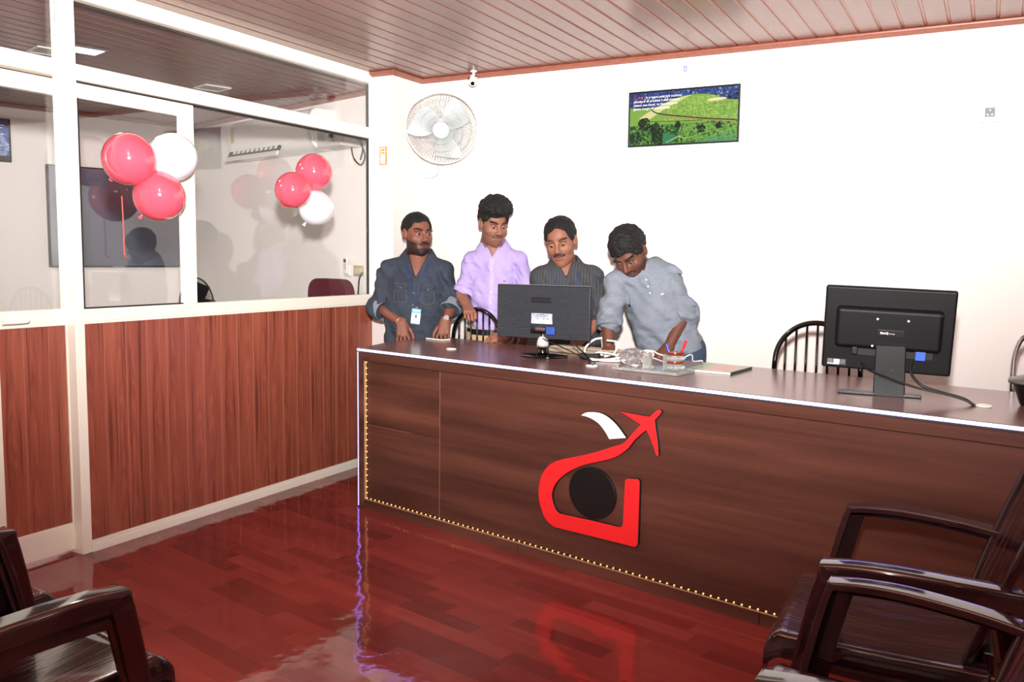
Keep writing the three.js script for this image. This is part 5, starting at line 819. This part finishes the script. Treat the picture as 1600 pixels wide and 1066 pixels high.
const weave = floatTex(128, 128, (u, v) => 0.5 + 0.25 * Math.sin(u * 6.283 * 32) + 0.25 * Math.sin(v * 6.283 * 32), 1 / 0.05, 1 / 0.05);
const REST = { curl: [[0.35, 0.4, 0.25], [0.35, 0.4, 0.25], [0.38, 0.42, 0.25], [0.42, 0.45, 0.3]], spread: 0.16 };
const GRIP = { curl: [[1.25, 1.3, 0.8], [1.3, 1.35, 0.8], [1.3, 1.35, 0.8], [1.35, 1.35, 0.8]], spread: 0.03, thumb: [[0.04, 0.05, -0.03], [0.036, 0.074, -0.05], [0.018, 0.086, -0.06]] };

// ---- man in the dark denim shirt
{
  const denim = std({ roughness: 0.85, map: clothTex((u, v) => { const f = N1.fbm(u * 90, v * 60, 90, 60, 3), b = N2.fbm(u * 4, v * 4, 4, 4, 3); return mix3([28, 35, 46], [66, 75, 90], clamp(0.5 * f + 0.55 * b)); }, 512, 512, 0.35, 0.35), bumpMap: weave, bumpScale: 0.0004 });
  const inside = std({ roughness: 0.85, map: clothTex((u, v) => { const f = N1.fbm(u * 80, v * 80, 80, 80, 3); return mix3([104, 112, 124], [146, 152, 160], f); }) });
  const P = makePerson({ label: 'man in a dark denim shirt with a lanyard card, both hands on the counter', feet: [0.40, 0.42], build: 1.13, belly: 1.16, neckW: 1.12, waist: 0.1,
    pelvis: [0.40, 0.86, 0.42], neck: [0.435, 1.385, 0.425], shR: [0.268, 1.302, 0.505], shL: [0.572, 1.304, 0.34], elR: [0.192, 1.085, 0.535], elL: [0.632, 1.095, 0.335], wrR: [0.445, 0.99, 0.62], wrL: [0.668, 1.0, 0.465],
    head: { c: [0.438, 1.538, 0.44], yaw: 1.06, pitch: 0.05, roll: 0.0, s: 1.07 }, skin: 0x7f4e3c, gaze: [0.25, 0.0], face: { wide: 1.01, lid: 0.0035, lip: 0x643430, brow: 1, moustache: 1, beard: 1, goatee: 0.9, stubble: 0x2a1b17 },
    hair: { t: 0.0085, rough: 0.006, f: 60, lift: 0.0, line: 0.077, peak: -0.12 },
    handR: { ...REST, spread: 0.22, dir: [0.3, -0.86, 0.28], back: [0.45, 0.2, 0.9] }, handL: { ...REST, spread: 0.26, dir: [0.08, -0.88, 0.4], back: [0.5, 0.35, 0.8] },
    shirt: { mat: denim, cuff: [0.28, 0.3], r: 0.068, cuffH: 0.075, cuffMat: inside, loose: 0.012, fold: 1.7, hem: -0.12, v: 0.115, vw: 0.42, vx: 0.0, collar: true, collarOpen: 2.5 }, trousers: std({ color: 0x161c28, roughness: 0.85 }) });
  const { patch, probe, len } = P; patch('placket', -0.017, 0.017, -0.1, len - 0.12, 0.003, denim, 4, 30);
  patch('chest_pocket', -0.125, -0.045, len * 0.5, len * 0.5 + 0.105, 0.006, denim, 8, 8, 0.012); patch('chest_pocket', 0.045, 0.125, len * 0.5, len * 0.5 + 0.105, 0.006, denim, 8, 8, 0.012);
  patch('pocket_flap', -0.128, -0.042, len * 0.5 + 0.078, len * 0.5 + 0.112, 0.0105, denim, 8, 4, 0.012); patch('pocket_flap', 0.042, 0.128, len * 0.5 + 0.078, len * 0.5 + 0.112, 0.0105, denim, 8, 4, 0.012);
  for (let j = 0; j < 5; j++) { const b = add('button', new THREE.SphereGeometry(0.0055, 12, 8), M.chrome, P.root); b.position.copy(probe(0, 0.02 + j * 0.075, 0.004)); }
  const stitch = std({ color: 0x8a7a66, roughness: 0.8 });
  for (const x of [-0.085, 0.085]) { const path = [[-0.036, 0.072], [-0.036, 0.006], [0, -0.006], [0.036, 0.006], [0.036, 0.072]].map(([a, b]) => probe(x + a, len * 0.5 + b, 0.0062)); add('stitching', tube(path, 0.0008, 40, 5), stitch, P.root); add('stitching', tube([-0.038, -0.019, 0, 0.019, 0.038].map((a) => probe(x + a, len * 0.5 + 0.112 - 0.003, 0.0095)), 0.0008, 20, 5), stitch, P.root); add('button', new THREE.SphereGeometry(0.0055, 12, 8), M.chrome, P.root).position.copy(probe(x, len * 0.5 + 0.082, 0.012)); }
  const blue = std({ color: 0x15264a, roughness: 0.7 });
  for (const s of [-1, 1]) { const pts = [], ns = []; for (let i = 0; i <= 24; i++) { const t = i / 24; pts.push(probe(s * mixn(0.072, 0.006, t ** 0.9) + 0.02 * t, mixn(len - 0.02, len * 0.5 - 0.02, t), 0.005)); ns.push(P.front.clone()); } add('lanyard', strip(pts, ns, 0.014, 0.0015), blue, P.root); }
  const cc = probe(0.022, len * 0.5 - 0.085, 0.012), card = new THREE.Group(); card.name = 'identity_card'; P.root.add(card); card.position.copy(cc); card.quaternion.setFromRotationMatrix(new THREE.Matrix4().makeBasis(P.left, P.up, P.front)); card.rotateZ(-0.06);
  add('card', box(-0.028, 0.028, -0.048, 0.048, 0, 0.003, 0.001), std({ roughness: 0.35, map: canvasTex(128, 224, (q, W, Hh) => { q.fillStyle = '#f2f5f6'; q.fillRect(0, 0, W, Hh); q.fillStyle = '#6fb7cc'; q.fillRect(0, 0, W, 66); q.fillStyle = '#e8f4f7'; q.fillRect(16, 20, 90, 12); q.fillStyle = '#3a4858'; q.fillRect(52, 88, 26, 44); q.fillStyle = '#9aa4ac'; q.fillRect(30, 150, 70, 6); q.fillRect(38, 164, 54, 6); q.fillStyle = '#79b3b4'; q.fillRect(0, 208, W, 16); }) }), card);
  add('card_clip', box(-0.008, 0.008, 0.048, 0.064, 0, 0.005, 0.0015), M.chrome, card);
  P.cuffRing(P.wrR.clone().addScaledVector(P.dR, -0.012), P.dR, 0.031, 0.007, phys({ color: 0xb5aa8e, roughness: 0.3, metalness: 0.6 }), 'bracelet');
  P.cuffRing(P.wrL.clone().addScaledVector(P.dL, -0.012), P.dL, 0.031, 0.018, M.blackGloss, 'watch_strap'); const wf = add('watch_face', cyl(0.017, 0.017, 0.008, 24), M.chrome, P.root); wf.position.copy(P.wrL.clone().addScaledVector(P.dL, -0.02).addScaledVector(V(0.5, 0.35, 0.8).normalize(), 0.031)); wf.quaternion.setFromUnitVectors(V(0, 1, 0), V(0.5, 0.35, 0.8).normalize());
}
// ---- young man in the lilac shirt
{
  const lilac = std({ roughness: 0.8, map: clothTex((u, v) => { const f = N1.fbm(u * 120, v * 120, 120, 120, 2), b = N2.fbm(u * 3, v * 3, 3, 3, 2); return mix3([158, 140, 196], [184, 168, 218], clamp(0.35 * f + 0.6 * b)); }), bumpMap: weave, bumpScale: 0.0003 });
  const pale = std({ roughness: 0.8, color: 0xb6a4d4 });
  const P = makePerson({ label: 'tall young man in a lilac shirt gripping the hoop of a black chair', feet: [0.86, 0.22], build: 0.96, belly: 0.92, neckW: 0.98, waist: 0.06,
    pelvis: [0.86, 0.90, 0.205], neck: [0.868, 1.45, 0.222], shR: [0.755, 1.372, 0.28], shL: [1.02, 1.378, 0.165], elR: [0.694, 1.16, 0.32], elL: [1.1, 1.16, 0.17], wrR: [0.785, 1.09, 0.40], wrL: [1.07, 0.95, 0.2],
    head: { c: [0.888, 1.605, 0.262], yaw: 0.92, pitch: 0.3, roll: 0.0, s: 1.05 }, skin: 0x8c5d4a, gaze: [0.12, -0.25], face: { wide: 0.98, lid: 0.003, lip: 0x8f554c, brow: 1, moustache: 0.75, beard: 0.3, goatee: 0.2, stubble: 0x4a3028 },
    hair: { t: 0.012, top: 0.034, rough: 0.018, f: 80, lift: 0.12, line: 0.063, peak: -0.05 },
    handR: { ...GRIP, dir: [0.5, -0.25, 0.55], back: [0.2, 0.85, 0.45] }, handL: { ...REST, dir: [0, -1, 0.1], back: [0.9, 0, 0.3] },
    shirt: { mat: lilac, cuff: [-0.12, -0.12], r: 0.057, cuffH: 0.03, loose: 0.01, fold: 1.7, hem: 0.035, v: 0.045, vw: 0.5, collar: true, collarOpen: 2.5, cuffMat: pale }, trousers: std({ color: 0xc2a27e, roughness: 0.85 }) });
  const { patch, probe, len } = P; patch('placket', -0.016, 0.016, 0.05, len - 0.05, 0.003, pale, 4, 30); patch('chest_pocket', 0.045, 0.125, len * 0.5, len * 0.5 + 0.12, 0.003, lilac, 8, 8);
  for (let j = 0; j < 6; j++) add('button', new THREE.SphereGeometry(0.0045, 10, 8), M.whitePlastic, P.root).position.copy(probe(0, 0.08 + j * 0.07, 0.004));
  { const a = probe(0.072, len * 0.66, 0.0035), b = probe(0.08, len * 0.66 - 0.013, 0.0035), d = probe(0.088, len * 0.66, 0.0035); add('shirt_emblem', merge([tube([a, b], 0.0016, 4, 6), tube([b, d], 0.0016, 4, 6)]), std({ color: 0x2a2740, roughness: 0.7 }), P.root); }
  const belt = []; for (let i = 0; i < 40; i++) { const a = i / 40 * 6.2832; belt.push(P.fromT(0.166 * Math.sin(a), 0.035, 0.122 * Math.cos(a))); }
  add('belt', strip([...belt, belt[0], belt[1]], [...belt, belt[0], belt[1]].map((p) => p.clone().sub(P.fromT(0, 0.035, 0)).normalize()), 0.036, 0.004), M.black, P.root); add('belt_buckle', box(-0.02, 0.02, -0.018, 0.018, 0, 0.004, 0.002), M.chrome, P.root).position.copy(P.fromT(0, 0.035, 0.128));
}
// ---- man at the left monitor, grey striped shirt
{
  const stripe = std({ roughness: 0.82, map: clothTex((u, v) => { const s = Math.sin(u * 6.283 * 12), s2 = Math.sin(u * 6.283 * 36 + 1), f = N1.fbm(u * 90, v * 90, 90, 90, 2); return mix3(mix3([44, 46, 50], [62, 64, 69], clamp(0.4 + 0.7 * s + 0.35 * s2)), [92, 94, 100], clamp(0.3 * f - 0.05)); }, 512, 256, 0.2, 0.2), bumpMap: weave, bumpScale: 0.0003 });
  const P = makePerson({ label: 'middle-aged man with a moustache in a dark striped shirt behind the rippled monitor', feet: [1.48, 0.36], build: 1.05, belly: 1.08, neckW: 1.04, waist: 0.08,
    pelvis: [1.475, 0.88, 0.36], neck: [1.45, 1.345, 0.40], shR: [1.335, 1.275, 0.475], shL: [1.60, 1.285, 0.335], elR: [1.33, 1.06, 0.53], elL: [1.645, 1.06, 0.33], wrR: [1.12, 0.932, 0.50], wrL: [1.6, 0.93, 0.5],
    head: { c: [1.435, 1.49, 0.43], yaw: 0.2, pitch: 0.24, roll: 0.14, s: 1.07 }, skin: 0x8e5c48, gaze: [-0.1, -0.3], face: { wide: 0.97, lid: 0.002, lip: 0x8a4c44, brow: 0.85, moustache: 1, beard: 0.2, goatee: 0, stubble: 0x5a3c30 },
    hair: { t: 0.0105, top: 0.008, rough: 0.012, f: 60, lift: 0.02, line: 0.094, peak: -0.5 },
    handR: { ...REST, spread: 0.1, curl: [[0.5, 0.6, 0.4], [0.4, 0.6, 0.4], [0.4, 0.6, 0.4], [0.45, 0.6, 0.4]], dir: [-0.9, -0.12, 0.3], back: [0.3, 0.75, 0.6] }, handL: { ...REST, dir: [-0.2, -0.4, 0.8], back: [0, 0.9, 0.4] },
    shirt: { mat: stripe, cuff: [0.2, 0.2], r: 0.056, cuffH: 0.035, loose: 0.013, fold: 1.4, hem: -0.1, v: 0.05, vw: 0.45, collar: true, collarOpen: 2.5 }, trousers: std({ color: 0x1b1d22, roughness: 0.85 }) });
  const { patch, probe, len } = P; patch('placket', -0.016, 0.016, -0.02, len - 0.055, 0.003, stripe, 4, 30); for (let j = 0; j < 5; j++) add('button', new THREE.SphereGeometry(0.0045, 10, 8), M.whitePlastic, P.root).position.copy(probe(0, 0.05 + j * 0.078, 0.004));
  const blue = std({ color: 0x182850, roughness: 0.7 });
  for (const s of [-1, 1]) { const pts = [], ns = []; for (let i = 0; i <= 20; i++) { const t = i / 20; pts.push(probe(s * mixn(0.075, 0.02, t), mixn(len - 0.02, len * 0.4, t), 0.005)); ns.push(P.front.clone()); } add('lanyard', strip(pts, ns, 0.012, 0.0015), blue, P.root); }
}
// ---- man bent over, grey henley
{
  const grey = std({ roughness: 0.88, map: clothTex((u, v) => { const f = N1.fbm(u * 90, v * 110, 90, 110, 3), b = N2.fbm(u * 4, v * 4, 4, 4, 3); return mix3([94, 102, 114], [140, 148, 158], clamp(0.55 * f + 0.45 * b)); }, 512, 512, 0.3, 0.3), bumpMap: weave, bumpScale: 0.0003 });
  const dk = std({ color: 0x6d757f, roughness: 0.88 });
  const P = makePerson({ label: 'young man in a grey henley shirt bent over the counter with his head down', feet: [2.13, 0.36], build: 1.06, belly: 1.02, neckW: 1.05, waist: 0.08,
    pelvis: [2.115, 0.88, 0.40], neck: [1.972, 1.375, 0.50], shR: [1.838, 1.262, 0.55], shL: [2.118, 1.272, 0.48], elR: [1.842, 1.06, 0.68], elL: [2.2, 1.125, 0.455], wrR: [1.872, 0.93, 0.74], wrL: [2.145, 0.935, 0.58],
    head: { c: [1.918, 1.43, 0.585], yaw: 0.02, pitch: 0.72, roll: 0.2, s: 1.06 }, skin: 0x623a2b, gaze: [0, -0.5], face: { wide: 1.03, lid: 0.0, lip: 0x5e322c, brow: 1, moustache: 1, beard: 0.55, goatee: 1, stubble: 0x241612 },
    hair: { t: 0.014, top: 0.008, rough: 0.018, f: 95, lift: 0.04, line: 0.056, peak: -0.05 },
    handR: { ...REST, dir: [0.1, -0.5, 0.7], back: [0.2, 0.7, 0.6] }, handL: { ...REST, dir: [-0.3, -0.5, 0.6], back: [0, 0.75, 0.6] },
    shirt: { mat: grey, cuff: [0.1, 0.1], r: 0.06, cuffH: 0.045, loose: 0.012, fold: 1.9, hem: 0.0, v: 0.03, vw: 0.5, collar: false, cuffMat: dk }, trousers: std({ color: 0x34465c, roughness: 0.85 }) });
  const { patch, probe, len } = P; patch('henley_placket', -0.016, 0.016, len - 0.17, len - 0.05, 0.003, grey, 4, 14); for (let j = 0; j < 3; j++) add('button', new THREE.SphereGeometry(0.005, 10, 8), M.whitePlastic, P.root).position.copy(probe(0, len - 0.145 + j * 0.036, 0.005));
  patch('chest_pocket', 0.045, 0.12, len * 0.48, len * 0.48 + 0.1, 0.003, grey, 8, 8); patch('pocket_tab', 0.05, 0.066, len * 0.48 + 0.098, len * 0.48 + 0.106, 0.006, M.whitePlastic, 3, 2);
}
// ================================================================ BROWN PLASTIC ARMCHAIRS
{
  const streak = (s) => { const N = makeNoise(s); return colorTex(256, 512, (u, v) => { const a = N.fbm(u * 34, v * 2.2, 34, 2, 4), b = N.n2(u * 90, v * 3, 90, 3); const t = clamp(smooth(0.35, 0.75, a) + 0.25 * (b - 0.5)); return mix3([34, 17, 19], [74, 46, 49], t); }, 1 / 0.3, 1 / 0.6); };
  const plain = phys({ color: 0x2a1719, roughness: 0.1, clearcoat: 0.3, clearcoatRoughness: 0.04 }), grain = phys({ map: streak(51), roughness: 0.12, clearcoat: 0.3, clearcoatRoughness: 0.05, side: THREE.DoubleSide, bumpMap: floatTex(256, 256, (u, v) => N2.fbm(u * 60, v * 3, 60, 3, 3), 1 / 0.3, 1 / 0.6), bumpScale: 0.0008 });
  function sweep(profile, frames) {
    const pos = [], m = profile.length, n = frames.length, P = frames.map((f) => profile.map(([a, b]) => f.p.clone().addScaledVector(f.a, a * (f.s ?? 1)).addScaledVector(f.b, b * (f.s ?? 1))));
    const tri = (a, b, c) => pos.push(a.x, a.y, a.z, b.x, b.y, b.z, c.x, c.y, c.z);
    for (let i = 0; i < n - 1; i++) for (let j = 0; j < m; j++) { const k = (j + 1) % m; tri(P[i][j], P[i + 1][j], P[i + 1][k]); tri(P[i][j], P[i + 1][k], P[i][k]); }
    const faces = THREE.ShapeUtils.triangulateShape(profile.map(([a, b]) => new THREE.Vector2(a, b)), []); for (const [a, b, c] of faces) { tri(P[0][a], P[0][b], P[0][c]); tri(P[n - 1][a], P[n - 1][c], P[n - 1][b]); }
    const g = new THREE.BufferGeometry(); g.setAttribute('position', new THREE.Float32BufferAttribute(pos, 3)); g.scale(100, 100, 100); return toCreasedNormals(g, 0.5).scale(0.01, 0.01, 0.01);
  }
  const roundedL = (w, d, t) => { const p = []; for (let k = 0; k <= 4; k++) { const a = Math.PI - k * Math.PI / 8; p.push([-w / 2 + 0.006 + 0.006 * Math.cos(a), -0.006 + 0.006 * Math.sin(a)]); } for (let k = 0; k <= 5; k++) { const a = Math.PI / 2 - k * Math.PI / 10; p.push([w / 2 - 0.012 + 0.012 * Math.cos(a), -0.012 + 0.012 * Math.sin(a)]); } p.push([w / 2 + 0.002, -d], [w / 2 - t, -d], [w / 2 - t, -t - 0.004], [-w / 2 + 0.004, -t], [-w / 2 + 0.004, -0.018], [-w / 2, -0.018]); return p; };
  function seatGeo() {
    const nu = 28, nv = 34, pos = [], idx = [];
    const S = (i, j) => { const s = (i / nu * 2 - 1) * 1.14, v = j / nv, as = Math.abs(s), W = 0.235 + 0.02 * v; let z, y; if (v < 0.78) { z = -0.22 + 0.475 * v / 0.78; y = 0.425 - 0.022 * Math.sin(v / 0.78 * 3.0) * (1 - Math.min(1, as) ** 2) + 0.01 * v; } else { const a = (v - 0.78) / 0.22, q = Math.min(1, a * 1.6) * Math.PI / 2; z = 0.255 + 0.045 * Math.sin(q); y = 0.435 - 0.045 * (1 - Math.cos(q)) - Math.max(0, a - 0.625) / 0.375 * 0.055; } const edge = Math.max(0, as - 1); const x = Math.sign(s) * (Math.min(1, as) * W + Math.sin(Math.min(1, edge * 9) * 1.57) * 0.02); y -= edge > 0 ? 0.02 * (1 - Math.cos(Math.min(1, edge * 9) * 1.57)) + Math.max(0, edge - 0.08) * 0.6 : 0; return V(x, y, z); };
    for (const off of [0, -0.006]) for (let j = 0; j <= nv; j++) for (let i = 0; i <= nu; i++) { const p = S(i, j); pos.push(p.x * (1 + off * 1.5), p.y + off, p.z + (j > nv * 0.78 ? off : 0)); }
    const q = (nu + 1) * (nv + 1); for (let l = 0; l < 2; l++) for (let j = 0; j < nv; j++) for (let i = 0; i < nu; i++) { const a = l * q + j * (nu + 1) + i, b = a + 1, c = a + nu + 2, d = a + nu + 1; l === 0 ? idx.push(a, d, c, a, c, b) : idx.push(a, b, c, a, c, d); }
    const g = new THREE.BufferGeometry(); g.setAttribute('position', new THREE.Float32BufferAttribute(pos, 3)); g.setIndex(idx); g.computeVertexNormals(); const uv = []; for (let i = 0; i < pos.length; i += 3) uv.push(pos[i], pos[i + 2] + pos[i + 1] * 0.5); g.setAttribute('uv', new THREE.Float32BufferAttribute(uv, 2)); return g;
  }
  const backP = (u, t) => { const w = t < 0.5 ? mixn(0.19, 0.25, Math.sin(t / 0.5 * 1.57)) : 0.25 * Math.sqrt(Math.max(0, 1 - ((t - 0.5) / 0.52) ** 2.6)); const a = Math.abs(u); return V(w * u, 0.42 + 0.6 * t, -0.215 - 0.19 * t ** 1.15 + 0.045 * u * u * (1 - 0.4 * t)); };
  function backGeo() {
    const nu = 20, nt = 34, pos = [], idx = [], uv = []; for (const off of [0, -0.008]) for (let j = 0; j <= nt; j++) for (let i = 0; i <= nu; i++) { const p = backP(i / nu * 2 - 1, j / nt * 0.995); pos.push(p.x, p.y, p.z + off); uv.push(p.x, p.y); }
    const q = (nu + 1) * (nt + 1); for (let l = 0; l < 2; l++) for (let j = 0; j < nt; j++) for (let i = 0; i < nu; i++) { const a = l * q + j * (nu + 1) + i, b = a + 1, c = a + nu + 2, d = a + nu + 1; l === 0 ? idx.push(a, b, c, a, c, d) : idx.push(a, c, b, a, d, c); }
    const g = new THREE.BufferGeometry(); g.setAttribute('position', new THREE.Float32BufferAttribute(pos, 3)); g.setAttribute('uv', new THREE.Float32BufferAttribute(uv, 2)); g.setIndex(idx); g.computeVertexNormals(); return g;
  }
  function rimGeo() { const pts = []; for (let k = 0; k <= 20; k++) pts.push(backP(-1, k / 20 * 0.97)); for (let k = -6; k <= 6; k++) pts.push(backP(k / 7, 0.99)); for (let k = 20; k >= 0; k--) pts.push(backP(1, k / 20 * 0.97)); return tube(pts.map((p) => p.add(V(0, 0, -0.004))), 0.0135, 160, 10); }
  function frames(path, s, flat) { const c = new THREE.CatmullRomCurve3(path, false, 'centripetal'), n = 70, out = []; for (let i = 0; i <= n; i++) { const t = c.getTangent(i / n), a = V(s, 0, 0).addScaledVector(t, -t.x * s).normalize(), b = a.clone().cross(t).multiplyScalar(1); if (flat ? b.y < 0 : b.z < 0) b.negate(); out.push({ p: c.getPoint(i / n), a, b }); } return out; }
  function makeChair(label, pos, turn) {
    const t = thing('plastic_armchair', label, 'chair', pos, turn, 'glossy brown plastic armchairs in the waiting area');
    add('seat', seatGeo(), grain, t); add('backrest', backGeo(), grain, t); add('back_rim', rimGeo(), plain, t);
    add('back_stay', box(-0.17, 0.17, 0.39, 0.45, -0.235, -0.205, 0.008), plain, t);
    for (const s of [-1, 1]) {
      add('armrest', sweep(roundedL(0.066, 0.046, 0.008), frames([V(s * 0.25, 0.646, -0.275), V(s * 0.274, 0.657, -0.16), V(s * 0.288, 0.666, 0.0), V(s * 0.289, 0.663, 0.1), V(s * 0.288, 0.655, 0.165)], s, true)), plain, t);
      add('front_leg', sweep(roundedL(0.072, 0.058, 0.008), frames([V(s * 0.287, 0.655, 0.163), V(s * 0.285, 0.62, 0.174), V(s * 0.274, 0.43, 0.215), V(s * 0.285, 0.2, 0.245), V(s * 0.295, 0.0, 0.27)], s, false)), plain, t);
      add('rear_leg', sweep(roundedL(0.055, 0.045, 0.008), frames([V(s * 0.215, 0.44, -0.24), V(s * 0.235, 0.2, -0.285), V(s * 0.25, 0.0, -0.32)], s, false)), plain, t);
      add('seat_rail', sweep([[-0.006, 0.0], [0.006, 0.0], [0.006, -0.06], [-0.006, -0.06]], frames([V(s * 0.225, 0.42, -0.225), V(s * 0.245, 0.405, 0.0), V(s * 0.268, 0.425, 0.2)], s, true)), plain, t);
    }
    return t;
  }
  const proto = makeChair('brown plastic armchair in front of the counter, its oval back at the right edge', [3.45, 0, 2.49], -(Math.PI / 2 - 0.03));
  const copy = (label, pos, turn) => { const c = proto.clone(); c.name = numbered('plastic_armchair'); scene.add(c); c.position.set(...pos); c.rotation.set(0, turn, 0); c.userData = { ...proto.userData, label }; return c; };
  copy('brown plastic armchair nearest the camera at bottom right, only an armrest and seat corner showing', [3.48, 0, 3.2], -(Math.PI / 2 + 0.06));
  copy('brown plastic armchair at the left edge, farther from the camera', [1.03, 0, 3.78], Math.PI - 0.12);
  copy('lower of the two stacked brown armchairs at bottom left', [1.65, 0, 3.92], Math.PI - 0.1).scale.y = 0.95;
  copy('upper of the two stacked brown armchairs at bottom left', [1.66, 0.036, 3.915], Math.PI - 0.1).scale.y = 0.95;
}
renderer.render(scene, camera);
